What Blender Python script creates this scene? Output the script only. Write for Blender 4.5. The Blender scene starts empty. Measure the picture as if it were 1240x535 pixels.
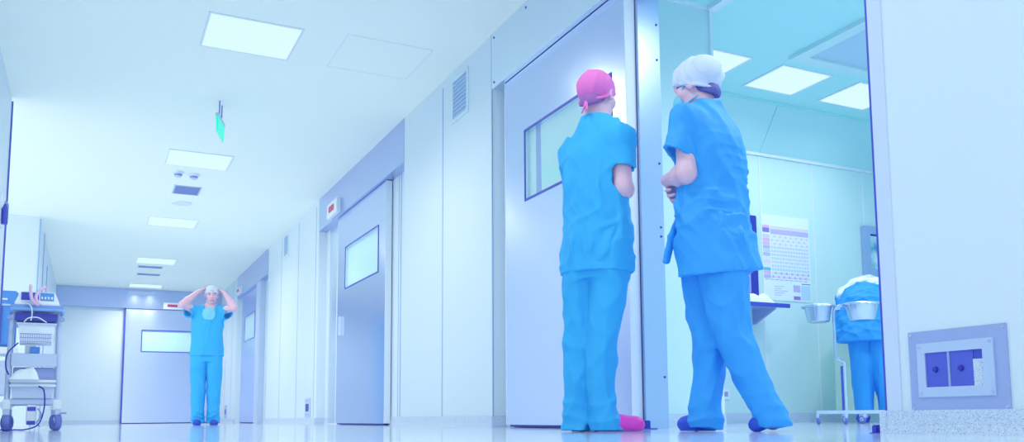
import bpy, bmesh, math, random
import numpy as np
from mathutils import Vector, Matrix

random.seed(7)
SC = bpy.context.scene
COL = SC.collection
PI = math.pi
H = 0.0716            # lens height above the floor
CEIL = 2.80
WR = 2.468            # corridor wall on the right
WL = -0.689           # corridor wall on the left
END = 20.2

# ----------------------------------------------------------------- colour / materials
def lin(c):
    c = c / 255.0
    return c / 12.92 if c <= 0.04045 else ((c + 0.055) / 1.055) ** 2.4
def C(r, g, b): return (lin(r), lin(g), lin(b), 1.0)
MATS = {}
def mat(name, col, rough=0.5, metal=0.0, spec=0.5, bump=0.0, bscale=40.0, emit=None, estr=0.0, stretch=None, alpha=None, trans=0.0):
    if name in MATS: return MATS[name]
    m = bpy.data.materials.new(name); m.use_nodes = True
    nt = m.node_tree; b = nt.nodes['Principled BSDF']
    b.inputs['Base Color'].default_value = col
    b.inputs['Roughness'].default_value = rough
    b.inputs['Metallic'].default_value = metal
    b.inputs['Specular IOR Level'].default_value = spec
    if trans: b.inputs['Transmission Weight'].default_value = trans
    if emit:
        b.inputs['Emission Color'].default_value = emit
        b.inputs['Emission Strength'].default_value = estr
    if bump:
        tc = nt.nodes.new('ShaderNodeTexCoord'); mp = nt.nodes.new('ShaderNodeMapping')
        nz = nt.nodes.new('ShaderNodeTexNoise'); bp = nt.nodes.new('ShaderNodeBump')
        nz.inputs['Scale'].default_value = bscale; nz.inputs['Detail'].default_value = 4
        if stretch: mp.inputs['Scale'].default_value = stretch
        nt.links.new(tc.outputs['Object'], mp.inputs['Vector']); nt.links.new(mp.outputs['Vector'], nz.inputs['Vector'])
        nt.links.new(nz.outputs['Fac'], bp.inputs['Height']); bp.inputs['Strength'].default_value = bump
        bp.inputs['Distance'].default_value = 0.01
        nt.links.new(bp.outputs['Normal'], b.inputs['Normal'])
    MATS[name] = m
    return m
def speckle(name, c0, c1, c2, scale=220.0, rough=0.45):
    m = mat(name, c0, rough); nt = m.node_tree; b = nt.nodes['Principled BSDF']
    tc = nt.nodes.new('ShaderNodeTexCoord'); v = nt.nodes.new('ShaderNodeTexVoronoi'); v.inputs['Scale'].default_value = scale
    r = nt.nodes.new('ShaderNodeValToRGB'); r.color_ramp.interpolation = 'CONSTANT'
    e = r.color_ramp.elements; e[0].position = 0; e[0].color = c1; e[1].position = 0.22; e[1].color = c0
    e2 = r.color_ramp.elements.new(0.8); e2.color = c2
    nt.links.new(tc.outputs['Object'], v.inputs['Vector']); nt.links.new(v.outputs['Color'], r.inputs['Fac'])
    nt.links.new(r.outputs['Color'], b.inputs['Base Color'])
    return m

M_wall = mat('white_wall_panel', C(218, 232, 245), 0.42, spec=0.35)
M_ceil = mat('ceiling_paint', C(247, 254, 248), 0.6, spec=0.2)
M_floor = mat('polished_floor', C(218, 231, 252), 0.10, spec=0.75, bump=0.05, bscale=6)
M_steel = mat('brushed_steel', C(198, 212, 246), 0.22, metal=1.0, bump=0.06, bscale=12, stretch=(1, 1, 60))
def brushed(m, an=0.75, rot=0.0):
    nt = m.node_tree; b = nt.nodes['Principled BSDF']; t = nt.nodes.new('ShaderNodeTangent'); t.direction_type = 'RADIAL'; t.axis = 'Z'
    b.inputs['Anisotropic'].default_value = an; b.inputs['Anisotropic Rotation'].default_value = rot; nt.links.new(t.outputs['Tangent'], b.inputs['Tangent'])
brushed(M_steel, 0.7, 0.25)
M_steelh = mat('satin_steel', C(224, 236, 250), 0.26, metal=0.95)
M_chrome = mat('polished_steel', C(200, 214, 238), 0.16, metal=1.0)
M_seam = mat('panel_seam', C(150, 182, 224), 0.6)
M_seamd = mat('dark_seam', C(96, 112, 205), 0.6)
M_navy = mat('navy_plastic', C(70, 84, 200), 0.4)
M_dark = mat('deep_blue_plastic', C(48, 56, 178), 0.45)
M_white = mat('white_plastic', C(230, 238, 250), 0.4)
M_pale = mat('pale_grey_plastic', C(192, 208, 238), 0.4)
M_grey = mat('grey_blue_plastic', C(150, 166, 222), 0.45)
M_azure = mat('azure_plastic', C(84, 150, 230), 0.4)
M_soft = mat('handle_blue', C(128, 170, 234), 0.45)
M_rubber = mat('caster_rubber', C(108, 122, 202), 0.6)
M_terr = speckle('terrazzo', C(200, 216, 238), C(152, 170, 216), C(228, 238, 250), 380)
M_orwall = mat('operating_room_panel', C(206, 234, 240), 0.35, spec=0.4)
M_orcove = mat('operating_room_cove', C(188, 232, 240), 0.45)
M_orceil = mat('operating_room_ceiling', C(186, 238, 242), 0.5)
M_lamp = mat('lamp_diffuser', C(60, 66, 66), 0.6, spec=0.1, emit=(0.69, 0.93, 0.91, 1), estr=1.0)
M_red = mat('red_display', C(214, 70, 130), 0.5)
M_glassp = mat('window_pane', C(196, 236, 240), 0.08, spec=0.8)
M_grille = mat('wall_grille', C(178, 206, 236), 0.5)
M_vent = mat('vent_metal', C(152, 182, 226), 0.5)
M_green = mat('green_sign', C(40, 205, 175), 0.4, emit=(0.02, 0.6, 0.42, 1), estr=0.8)
M_skin = mat('skin', C(224, 186, 208), 0.5)
M_lips = mat('lips', C(200, 120, 150), 0.5)
M_eye = mat('eye_dark', C(60, 60, 110), 0.3)
M_brow = mat('brow_hair', C(110, 90, 130), 0.7)
M_scrub = mat('scrub_cloth_azure', C(62, 176, 240), 0.75, spec=0.2, bump=0.12, bscale=300)
M_scrubb = mat('scrub_cloth_blue', C(56, 160, 242), 0.62, spec=0.3, bump=0.12, bscale=300)
M_scrubd = mat('gown_cloth_blue', C(56, 156, 236), 0.7, spec=0.2, bump=0.1, bscale=300)
M_pink = mat('pink_cap_cloth', C(232, 120, 206), 0.8)
M_clog = mat('magenta_clog', C(222, 62, 196), 0.45)
M_bouf = mat('white_cap_cloth', C(204, 217, 242), 0.8)
M_mask = mat('aqua_mask', C(120, 205, 232), 0.8)
M_bshoe = mat('blue_shoe', C(40, 80, 205), 0.5)
M_drape = mat('pale_green_drape', C(206, 236, 218), 0.8)
M_linen = mat('white_linen', C(232, 242, 250), 0.85)
M_hose = mat('pink_hose', C(220, 190, 224), 0.5)

# ----------------------------------------------------------------- mesh helpers
def link(o, parent=None):
    COL.objects.link(o)
    if parent: o.parent = parent
    return o
def obj(name, bm, m, parent=None, smooth=False, loc=None):
    me = bpy.data.meshes.new(name); bmesh.ops.recalc_face_normals(bm, faces=bm.faces)
    bm.to_mesh(me); bm.free()
    for k in (m if isinstance(m, (list, tuple)) else [m]): me.materials.append(k)
    if smooth:
        for p in me.polygons: p.use_smooth = True
        try: me.set_sharp_from_angle(angle=math.radians(40))
        except Exception: pass
    o = bpy.data.objects.new(name, me)
    if loc: o.location = loc
    return link(o, parent)
def tag(o, label=None, cat=None, group=None, kind=None):
    if label: o['label'] = label
    if cat: o['category'] = cat
    if group: o['group'] = group
    if kind: o['kind'] = kind
    return o
def empty(name, label, cat, loc=(0, 0, 0), rz=0.0, group=None):
    o = bpy.data.objects.new(name, None); o.location = loc; o.rotation_euler = (0, 0, rz); o.empty_display_size = 0.1
    link(o); return tag(o, label, cat, group)
def struct(name, bm, m, smooth=False, label=None):
    o = obj(name, bm, m, None, smooth); o['kind'] = 'structure'
    if label: o['label'] = label
    return o
def BM(): return bmesh.new()
def box(bm, x0, x1, y0, y1, z0, z1, bev=0.0, mi=0):
    r = bmesh.ops.create_cube(bm, size=1.0)
    vs = r['verts']
    for v in vs:
        v.co = Vector(((x0 + x1) / 2 + v.co.x * (x1 - x0), (y0 + y1) / 2 + v.co.y * (y1 - y0), (z0 + z1) / 2 + v.co.z * (z1 - z0)))
    fs = list({f for v in vs for f in v.link_faces})
    for f in fs: f.material_index = mi
    if bev:
        es = list({e for v in vs for e in v.link_edges})
        bmesh.ops.bevel(bm, geom=es, offset=bev, segments=2, affect='EDGES')
    return bm
def xform(bm, M):
    bmesh.ops.transform(bm, matrix=M, verts=bm.verts); return bm
def prism(bm, pts, axis, a0, a1):
    """pts 2-D outline; axis 'x','y','z' of extrusion"""
    def P(p, a):
        return {'x': (a, p[0], p[1]), 'y': (p[0], a, p[1]), 'z': (p[0], p[1], a)}[axis]
    v0 = [bm.verts.new(P(p, a0)) for p in pts]; v1 = [bm.verts.new(P(p, a1)) for p in pts]
    bm.faces.new(v0[::-1]); bm.faces.new(v1)
    n = len(pts)
    for i in range(n): bm.faces.new((v0[i], v0[(i + 1) % n], v1[(i + 1) % n], v1[i]))
    return bm
def tube(bm, pts, r, seg=8, closed=False):
    pts = [Vector(p) for p in pts]; n = len(pts); rings = []
    up = Vector((0.123, 0.321, 0.94))
    for i, p in enumerate(pts):
        if closed: t = pts[(i + 1) % n] - pts[i - 1]
        else: t = pts[min(i + 1, n - 1)] - pts[max(i - 1, 0)]
        t.normalize()
        a = up - t * up.dot(t)
        if a.length < 0.05: a = Vector((1, 0, 0)) - t * t.x
        a.normalize(); b = t.cross(a); up = a
        rr = r[i] if isinstance(r, (list, tuple)) else r
        rings.append([bm.verts.new(p + (a * math.cos(2 * PI * k / seg) + b * math.sin(2 * PI * k / seg)) * rr) for k in range(seg)])
    m = n if closed else n - 1
    for i in range(m):
        A, B = rings[i], rings[(i + 1) % n]
        for k in range(seg): bm.faces.new((A[k], A[(k + 1) % seg], B[(k + 1) % seg], B[k]))
    if not closed:
        bm.faces.new(rings[0][::-1]); bm.faces.new(rings[-1])
    return bm
def curve_pts(ctrl, n=24):
    ctrl = [Vector(p) for p in ctrl]; P = [ctrl[0] * 2 - ctrl[1]] + ctrl + [ctrl[-1] * 2 - ctrl[-2]]; out = []
    for i in range(1, len(P) - 2):
        for k in range(n):
            t = k / n; a, b, c, d = P[i - 1], P[i], P[i + 1], P[i + 2]
            out.append(0.5 * ((2 * b) + (c - a) * t + (2 * a - 5 * b + 4 * c - d) * t * t + (3 * b - a - 3 * c + d) * t ** 3))
    out.append(ctrl[-1]); return out
def lathe(bm, prof, seg=32, c=(0, 0, 0), axis='z'):
    rings = []
    for r, z in prof:
        ring = []
        for k in range(seg):
            a = 2 * PI * k / seg; x, y = r * math.cos(a), r * math.sin(a)
            co = {'z': (x, y, z), 'x': (z, x, y), 'y': (x, z, y)}[axis]
            ring.append(bm.verts.new((co[0] + c[0], co[1] + c[1], co[2] + c[2])))
        rings.append(ring)
    for A, B in zip(rings, rings[1:]):
        for k in range(seg): bm.faces.new((A[k], A[(k + 1) % seg], B[(k + 1) % seg], B[k]))
    if prof[0][0] > 1e-6: bm.faces.new(rings[0][::-1])
    if prof[-1][0] > 1e-6: bm.faces.new(rings[-1])
    bmesh.ops.remove_doubles(bm, verts=bm.verts, dist=1e-6)
    return bm
def frame(bm, axis, a0, a1, u0, u1, v0, v1, w):
    """rectangular ring: axis = thickness axis, u/v outer rectangle, w bar width"""
    def b(ua, ub, va, vb):
        if axis == 'x': box(bm, a0, a1, ua, ub, va, vb)
        elif axis == 'y': box(bm, ua, ub, a0, a1, va, vb)
        else: box(bm, ua, ub, va, vb, a0, a1)
    b(u0, u1, v0, v0 + w); b(u0, u1, v1 - w, v1); b(u0, u0 + w, v0 + w, v1 - w); b(u1 - w, u1, v0 + w, v1 - w)
    return bm

# ----------------------------------------------------------------- the shell
RB = 2.57      # back of the sliding-door recesses
WB = 2.70      # operating-room face of the wall
ORC = 2.656    # operating-room ceiling height
struct('floor', box(BM(), -4.0, 8.0, -3.0, END + 0.15, -0.12, 0.0), M_floor)
bm = BM(); box(bm, -4.0, WB, -3.0, END + 0.15, CEIL, CEIL + 0.12); struct('ceiling', bm, M_ceil)
# right wall, with three recesses and the open doorway
bm = BM()
def wr(y0, y1, x0=WR, z0=0.0, z1=CEIL): box(bm, x0, WB, y0, y1, z0, z1)
wr(-3.0, 2.19)
wr(2.19, 3.84, RB, 2.36, CEIL)                # above the doorway
wr(3.84, 5.56, RB)
wr(5.56, 7.54); wr(7.54, 10.90, RB); wr(10.90, 14.45); wr(14.45, 17.75, RB); wr(17.75, END)
struct('wall_right', bm, M_wall)
bm = BM(); box(bm, WL - 0.12, WL, -3.0, 8.45, 0, CEIL); struct('wall_left', bm, M_wall)
bm = BM(); box(bm, WL - 0.12, WL, 13.4, END, 0, CEIL); box(bm, -4.0, WL - 0.12, 13.4, 13.52, 0, CEIL); struct('wall_alcove', bm, M_wall)
bm = BM(); box(bm, WL, WB, END, END + 0.12, 0, CEIL); struct('wall_end', bm, M_wall)
# baseboards
def bb(bm, y0, y1, x=WR):
    prism(bm, [(x - 0.022, 0), (x + 0.004, 0), (x + 0.004, 0.08), (x - 0.010, 0.08), (x - 0.014, 0.03)], 'y', y0, y1)
bm = BM()
for a, b in ((-3.0, 2.19), (5.56, 7.54), (10.9, 14.45), (17.75, END)): bb(bm, a, b)
for a, b in ((3.90, 5.558), (7.542, 10.898), (14.452, 17.748)): bb(bm, a, b, RB + 0.006)
box(bm, WR - 0.022, WR + 0.09, 5.538, 5.56, 0, 0.08); box(bm, WR - 0.022, RB, 10.88, 10.90, 0, 0.08)
box(bm, WR - 0.022, WB - 0.01, 2.19, 2.212, 0, 0.08)
struct('baseboard_right', bm, M_terr)
bm = BM(); box(bm, WL - 0.004, WL + 0.014, 13.4, END, 0, 0.08); box(bm, WL - 0.004, WL + 0.014, -3, 8.45, 0, 0.08); struct('baseboard_left', bm, M_terr)
bm = BM(); box(bm, WL, 0.55, END - 0.014, END, 0, 0.08); box(bm, 2.26, WR, END - 0.014, END, 0, 0.08); struct('baseboard_end', bm, M_terr)
# panel seams (thin cover strips between the wall panels)
bm = BM()
for y in (6.55, 7.62, 11.05, 12.1, 13.3, 14.42, 18.3, 19.2): box(bm, WR - 0.0025, WR + 0.002, y - 0.006, y + 0.006, 0.08, CEIL - 0.06)
box(bm, WR - 0.0025, WR + 0.002, 5.56, 5.575, 0.08, CEIL)
for y in (8.0, 8.75, 10.6): box(bm, RB - 0.002, RB + 0.002, y - 0.005, y + 0.005, 0.08, 2.4)
struct('trim_1', bm, M_seam)
bm = BM(); box(bm, WL - 0.01, WL + 0.012, 8.44, 8.462, 0.0, CEIL - 0.04); struct('trim_2', bm, M_seamd)
bm = BM()
box(bm, WL - 0.004, WL + 0.012, 13.39, 13.42, 0.0, CEIL - 0.03); box(bm, WL, WL + 0.01, 14.6, 14.62, 0.08, CEIL); box(bm, WL, WL + 0.012, 15.8, 15.83, 0.08, CEIL - 0.3)
struct('trim_3', bm, M_seam)
# steel corner strip on the near edge of the open doorway
bm = BM(); box(bm, WR - 0.003, WR + 0.10, 2.190, 2.202, 0.0, 2.39); struct('trim_4', bm, M_navy)
bm = BM(); box(bm, WR - 0.006, WR, 2.13, 2.19, 0.08, 2.80); struct('trim_5', bm, mat('edge_strip_paint', C(208, 220, 245), 0.4))
# headers above the sliding doors
def header(name, y0, y1, z0=2.39, x0=WR - 0.004, screws=(), m=None):
    bm = BM(); box(bm, x0, RB, y0, y1, z0, CEIL - 0.001)
    o = struct(name, bm, m or M_steelh)
    if screws:
        for y, z in screws: obj('screw', lathe(BM(), [(0.0, -0.004), (0.008, -0.003), (0.009, 0.002)], 10, (x0, y, z), 'x'), M_dark, o)
    return o
header('trim_6', 2.20, 5.56, screws=((5.52, 2.76), (5.52, 2.43), (5.0, 2.76), (4.6, 2.76)))
M_hd = mat('header_steel', C(188, 203, 242), 0.28, metal=0.95)
header('trim_7', 7.54, 10.90, m=M_hd)
header('trim_8', 14.45, 17.75, m=M_hd)
bm = BM(); box(bm, WL, WR, END - 0.10, END, 2.39, CEIL - 0.001); struct('trim_9', bm, mat('beam_steel', C(184, 200, 242), 0.2, metal=0.95))
# far jamb of the open doorway (brushed steel reveal)
bm = BM(); box(bm, RB - 0.005, WB + 0.005, 3.835, 3.90, 0.0, 2.36)
o = struct('trim_10', bm, mat('jamb_steel', C(186, 204, 238), 0.33, metal=0.9))
for z in (0.27, 1.02, 1.07, 1.42, 2.0, 2.2): obj('screw', lathe(BM(), [(0.0, -0.004), (0.006, -0.003), (0.007, 0.002)], 10, (2.685, 3.835, z), 'y'), M_dark, o)
bm = BM(); box(bm, RB - 0.012, RB, 10.34, 10.68, 0.0, 2.39); struct('trim_11', bm, M_steelh)

# ----------------------------------------------------------------- sliding doors
def slab_with_hole(bm, x0, x1, y0, y1, z0, z1, wy0, wy1, wz0, wz1):
    box(bm, x0, x1, y0, wy0, z0, z1); box(bm, x0, x1, wy1, y1, z0, z1)
    box(bm, x0, x1, wy0, wy1, z0, wz0); box(bm, x0, x1, wy0, wy1, wz1, z1)
    return bm
def slide_door(name, y0, y1, w, x0=2.50, t=0.06, label=None, top=2.385):
    wy0, wy1, wz0, wz1 = w
    bm = slab_with_hole(BM(), x0, x0 + t, y0, y1, 0.018, top, wy0, wy1, wz0, wz1)
    o = struct(name, bm, M_steel, label=label)
    f = obj('window_frame', frame(BM(), 'x', x0 - 0.004, x0 + 0.006, wy0 - 0.012, wy1 + 0.012, wz0 - 0.012, wz1 + 0.012, 0.014), M_navy, o)
    obj('window_pane', box(BM(), x0 + 0.030, x0 + 0.036, wy0, wy1, wz0, wz1), M_glassp, o)
    obj('window_reveal', frame(BM(), 'x', x0 + 0.002, x0 + 0.03, wy0 - 0.001, wy1 + 0.001, wz0 - 0.001, wz1 + 0.001, 0.004), M_steelh, o)
    obj('edge_strip', box(BM(), x0 - 0.001, x0 + t + 0.001, y0 - 0.003, y0 + 0.004, 0.018, top), M_white, o)
    obj('edge_strip', box(BM(), x0 - 0.001, x0 + t, y1 - 0.012, y1 + 0.001, 0.018, top), M_white, o)
    obj('bottom_seal', box(BM(), x0 + 0.01, x0 + t - 0.01, y0 + 0.04, y1 - 0.04, 0.004, 0.019), M_dark, o)
    return o
d1 = slide_door('door_1', 3.864, 5.42, (4.02, 5.10, 1.49, 1.95))
obj('blind_bar', box(BM(), 2.532, 2.529, 4.93, 5.0, 1.49, 1.95), M_vent, d1)
d2 = slide_door('door_2', 8.20, 10.07, (8.45, 9.72, 1.52, 1.98))
obj('handle', box(BM(), 2.47, 2.50, 9.86, 9.90, 1.00, 1.22, 0.006), M_steelh, d2)
d3 = slide_door('door_3', 15.6, 17.4, (15.9, 17.0, 1.5, 1.95), x0=2.51)
bm = BM(); box(bm, 2.475, 2.57, 15.2, 15.58, 0.0, 2.39); struct('trim_12', bm, M_pale)
# door 4 in the end wall
bm = BM(); y0, y1 = END - 0.06, END - 0.005
x0, x1, wx0, wx1, wz0, wz1 = 0.60, 2.24, 0.92, 1.98, 1.50, 1.94
box(bm, x0, wx0, y0, y1, 0.018, 2.385); box(bm, wx1, x1, y0, y1, 0.018, 2.385)
box(bm, wx0, wx1, y0, y1, 0.018, wz0); box(bm, wx0, wx1, y0, y1, wz1, 2.385)
d4 = struct('door_4', bm, M_steel)
obj('window_frame', frame(BM(), 'y', y0 - 0.004, y0 + 0.004, wx0 - 0.015, wx1 + 0.015, wz0 - 0.015, wz1 + 0.015, 0.02), M_navy, d4)
obj('window_pane', box(BM(), wx0, wx1, y0 + 0.02, y0 + 0.03, wz0, wz1), M_glassp, d4)
obj('edge_strip', box(BM(), x0 - 0.03, x0, y0, y1, 0.018, 2.385), M_navy, d4)
obj('bottom_seal', box(BM(), x0, x1, y0 + 0.01, y1, 0.004, 0.018), M_dark, d4)

# ----------------------------------------------------------------- operating room shell
bm = BM(); box(bm, WB, 8.0, -3.0, 5.9, ORC, ORC + 0.1); struct('ceiling_operating_room', bm, M_orceil)
bm = BM(); box(bm, WB, 8.0, 5.70, 5.82, 0, 2.30); struct('wall_operating_room', bm, M_orwall)
bm = BM(); prism(bm, [(5.70, 2.285), (5.44, ORC), (5.82, ORC), (5.82, 2.285)], 'x', WB, 8.0); struct('wall_operating_room_cove', bm, M_orcove)
bm = BM(); box(bm, WB, 8.0, 5.685, 5.70, 2.27, 2.295)
for x in (4.42, 5.02, 5.617, 6.233, 6.83): box(bm, x - 0.006, x + 0.006, 5.696, 5.70, 0.08, 2.27)
struct('trim_13', bm, M_white)
bm = BM(); box(bm, WB, 8.0, 5.43, 5.445, ORC - 0.02, ORC)
for x in (5.03, 6.6): prism(bm, [(5.698, 2.285), (5.438, ORC), (5.432, ORC), (5.692, 2.285)], 'x', x - 0.006, x + 0.006)
struct('trim_14', bm, M_orceil)
bm = BM(); box(bm, WB, 8.0, 5.68, 5.70, 0, 0.08); struct('baseboard_operating_room', bm, M_terr)
bm = BM(); box(bm, WB, 3.42, 4.30, 4.36, 0, ORC); struct('wall_partition', bm, M_orwall)
bm = BM(); box(bm, 3.415, 3.435, 4.285, 4.365, 0, ORC); box(bm, WB, 3.42, 4.285, 4.30, ORC - 0.02, ORC); struct('trim_15', bm, M_white)
bm = BM(); box(bm, 3.40, 3.46, 1.0, 4.285, ORC - 0.03, ORC); struct('trim_16', bm, M_white)
bm = BM(); box(bm, WB, 3.44, 4.28, 4.30, 0, 0.08); struct('baseboard_partition', bm, M_terr)
bm = BM(); box(bm, 7.6, 7.72, 1.0, 5.7, 0, ORC); struct('wall_operating_room_side', bm, M_orwall)
bm = BM(); box(bm, WB, 7.6, 0.9, 1.0, 0, ORC); struct('wall_operating_room_near', bm, M_orwall)  # unseen closing wall, added so the steel jamb reflects less brightness

# ----------------------------------------------------------------- ceiling lamps and lights
def ceil_light(x0, x1, y0, y1, z, label, group):
    cx, cy = (x0 + x1) / 2, (y0 + y1) / 2
    t = empty('ceiling_light', label, 'ceiling light', (cx, cy, z), 0, group)
    a, b = (x1 - x0) / 2, (y1 - y0) / 2
    obj('frame', frame(BM(), 'z', -0.008, 0.0, -a, a, -b, b, 0.014), M_white, t)
    obj('diffuser', box(BM(), -a + 0.013, a - 0.013, -b + 0.013, b - 0.013, -0.006, -0.001), M_lamp, t)
    return t
def spot(x, y, z, power, col, size=164, blend=1.0, rad=0.0):
    l = bpy.data.lights.new('lamp_and_fill_light', 'SPOT'); l.energy = power; l.color = col; l.spot_size = math.radians(size); l.spot_blend = blend
    l.shadow_soft_size = rad
    o = bpy.data.objects.new('lamp_and_fill_light', l); o.location = (x, y, z); link(o); return o
LC = (1.0, 0.94, 0.74)
LCO = (1.0, 1.0, 0.90)
PW = 118.0
labs = ['square ceiling lamp nearest the viewer, before the hanging green sign', 'second square ceiling lamp, just before the two smoke detectors',
        'third square ceiling lamp, beyond the round ceiling speaker', 'fourth square ceiling lamp, just before the pair of slim vents',
        'farthest square ceiling lamp, close to the steel beam of the end wall']
for y, l in zip((6.05, 9.43, 12.74, 16.09, 19.3), labs):
    ceil_light(0.61, 1.2425, y, y + 0.6 if y < 19 else y + 0.5, CEIL, l, 'square lamps along the corridor ceiling')
for y in (-0.65, 2.7, 6.05, 9.43, 12.74, 16.09, 19.0):
    for dx in (-0.15, 0.15):
        for dy in (-0.15, 0.15):
            spot(0.926 + dx, y + 0.3 + dy, CEIL - 0.03, PW / 4 * (0.68 if y < 3 else 1.0), LC)
ol = [(3.70, 4.205, 'square lamp in the operating room ceiling, partly behind the white cap'), (4.49, 4.99, 'middle square lamp in the operating room ceiling'),
      (5.275, 5.80, 'square lamp in the operating room ceiling beside the right door edge')]
for x0, x1, l in ol:
    ceil_light(x0, x1, 4.79, 5.255, ORC, l, 'square lamps in the operating room ceiling')
    for dx in (-0.12, 0.12): spot((x0 + x1) / 2 + dx, 5.0, ORC - 0.03, 12.0, LCO)
for x, y in ((3.2, 2.6), (5.0, 2.0), (6.4, 2.6), (4.4, 3.6)): spot(x, y, ORC - 0.03, 66.0, LCO)  # added fill spots without fixtures, brightening the operating room

# laminar-flow panel of the operating room
t = empty('laminar_flow_panel', 'large framed grey air panel in the operating room ceiling', 'ceiling panel', (5.73, 3.55, ORC))
obj('frame', frame(BM(), 'z', -0.03, 0.0, -1.30, 1.30, -1.12, 1.12, 0.10), M_orwall, t)
obj('perforated_sheet', box(BM(), -1.21, 1.21, -1.03, 1.03, -0.012, -0.002), mat('air_panel_grey', C(184, 216, 238), 0.5, bump=0.2, bscale=300), t)

# ----------------------------------------------------------------- fixtures on the corridor ceiling
t = empty('exit_sign', 'thin green sign hanging edge on from the corridor ceiling', 'sign', (0.91, 7.85, CEIL), math.radians(-16))
for y in (0.06, -0.06): obj('hanger', tube(BM(), [(0, y, 0), (0, y, -0.16)], 0.005, 6), M_seamd, t)
obj('housing', box(BM(), -0.014, 0.014, -0.16, 0.16, -0.17, -0.135, 0.004), M_pale, t)
obj('panel', prism(BM(), [(-0.012, -0.17), (0.012, -0.17), (0.005, -0.30), (-0.005, -0.30)], 'y', -0.16, 0.16), M_green, t)
for x, y, l in ((0.771, 10.30, 'round smoke detector on the ceiling, left of the pair'), (0.937, 10.336, 'round smoke detector on the ceiling, right of the pair')):
    t = empty('smoke_detector', l, 'smoke detector', (x, y, CEIL), 0, 'smoke detectors on the ceiling')
    obj('base', lathe(BM(), [(0.0, 0), (0.062, 0), (0.062, -0.014), (0.05, -0.02)], 24), M_white, t, True)
    obj('head', lathe(BM(), [(0.042, -0.018), (0.036, -0.05), (0.022, -0.058), (0.0, -0.058)], 24), M_pale, t, True)
    obj('slot', lathe(BM(), [(0.0385, -0.034), (0.041, -0.034), (0.04, -0.042), (0.037, -0.042)], 24), M_navy, t, True)
def vent(x, y, w, d, label):
    t = empty('ceiling_vent', label, 'vent', (x, y, CEIL), 0, 'vents in the corridor ceiling')
    obj('frame', frame(BM(), 'z', -0.008, 0, -w / 2, w / 2, -d / 2, d / 2, 0.018), M_pale, t)
    bm = BM()
    n = max(3, int(d / 0.03))
    for k in range(n):
        y0 = -d / 2 + 0.02 + (d - 0.04) * k / n; box(bm, -w / 2 + 0.015, w / 2 - 0.015, y0, y0 + 0.008, -0.012, -0.003)
    obj('grille', bm, M_grey, t)
    obj('backing', box(BM(), -w / 2 + 0.01, w / 2 - 0.01, -d / 2 + 0.01, d / 2 - 0.01, -0.003, -0.001), M_vent, t)
vent(0.93, 11.1, 0.30, 0.42, 'rectangular grey vent between smoke detectors and ceiling speaker')
vent(0.87, 17.07, 0.40, 0.20, 'nearer of the two slim ceiling vents after the fourth lamp')
vent(0.89, 17.97, 0.40, 0.20, 'farther of the two slim ceiling vents after the fourth lamp')
t = empty('ceiling_speaker', 'round white speaker grille in the corridor ceiling', 'speaker', (0.933, 11.80, CEIL))
obj('rim', lathe(BM(), [(0.10, 0), (0.122, 0), (0.12, -0.012), (0.10, -0.014)], 32), M_white, t, True)
obj('grille', lathe(BM(), [(0.0, -0.012), (0.07, -0.011), (0.10, -0.006), (0.10, 0)], 32), M_pale, t, True)
t = empty('ceiling_hatch', 'flush square access hatch in the ceiling above the large door', 'hatch', (1.86, 6.32, CEIL))
obj('frame', frame(BM(), 'z', -0.002, 0, -0.32, 0.32, -0.32, 0.32, 0.003), M_wall, t)
obj('lid', box(BM(), -0.312, 0.312, -0.312, 0.312, -0.0015, 0), M_ceil, t)

# ----------------------------------------------------------------- fixtures on the corridor walls
def wall_vent(y, z, w, h, label):
    t = empty('wall_vent', label, 'vent', (WR, y, z), 0, 'vents high on the right wall')
    obj('frame', frame(BM(), 'x', -0.010, 0, -w / 2, w / 2, -h / 2, h / 2, 0.03), M_wall, t)
    bm = BM()
    for k in range(9):
        z0 = -h / 2 + 0.035 + (h - 0.07) * k / 9; box(bm, -0.008, -0.003, -w / 2 + 0.03, w / 2 - 0.03, z0, z0 + 0.014)
    obj('grille', bm, M_grille, t)
    obj('backing', box(BM(), -0.003, -0.001, -w / 2 + 0.02, w / 2 - 0.02, -h / 2 + 0.02, h / 2 - 0.02), M_vent, t)
wall_vent(6.17, 2.55, 0.34, 0.36, 'square vent grille high on the wall beside the large steel door')
wall_vent(12.97, 2.58, 0.34, 0.34, 'small vent grille high on the wall between the second and third doors')
def wall_box(y, z0, z1, w, label):
    t = empty('wall_socket', label, 'socket', (WR, y, z0), 0, 'low sockets on the right corridor wall')
    h = z1 - z0
    obj('plate', box(BM(), -0.012, 0, -w / 2, w / 2, 0, h, 0.003), M_pale, t)
    obj('recess', box(BM(), -0.016, -0.010, -w * 0.26, w * 0.26, h * 0.30, h * 0.70), M_dark, t)
    for z in (h * 0.12, h * 0.84): obj('label_strip', box(BM(), -0.014, -0.010, -w * 0.3, w * 0.3, z, z + h * 0.05), M_grey, t)
wall_box(11.34, 0.09, 0.33, 0.30, 'tall socket plate low on the wall between the second and third doors')
wall_box(18.9, 0.09, 0.36, 0.26, 'tall socket plate low on the wall in the far corner')
def door_sign(loc, rz, w, h, label):
    t = empty('door_sign', label, 'sign', loc, rz, 'red and white displays above the sliding doors')
    obj('case', box(BM(), -w / 2, w / 2, -0.05, 0, 0, h, 0.004), M_white, t)
    bm = BM(); box(bm, -w * 0.30, w * 0.22, -0.053, -0.049, h * 0.32, h * 0.74); obj('display', bm, M_red, t)
door_sign((WR - 0.004, 10.05, 2.41), math.radians(-90), 0.46, 0.17, 'small white case with red display above the second sliding door')
door_sign((1.497, END - 0.10, 2.40), 0, 0.38, 0.135, 'white case with red display above the door in the end wall')
door_sign((WR - 0.004, 17.3, 2.42), math.radians(-90), 0.42, 0.13, 'small white case with red display above the third sliding door')

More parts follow.
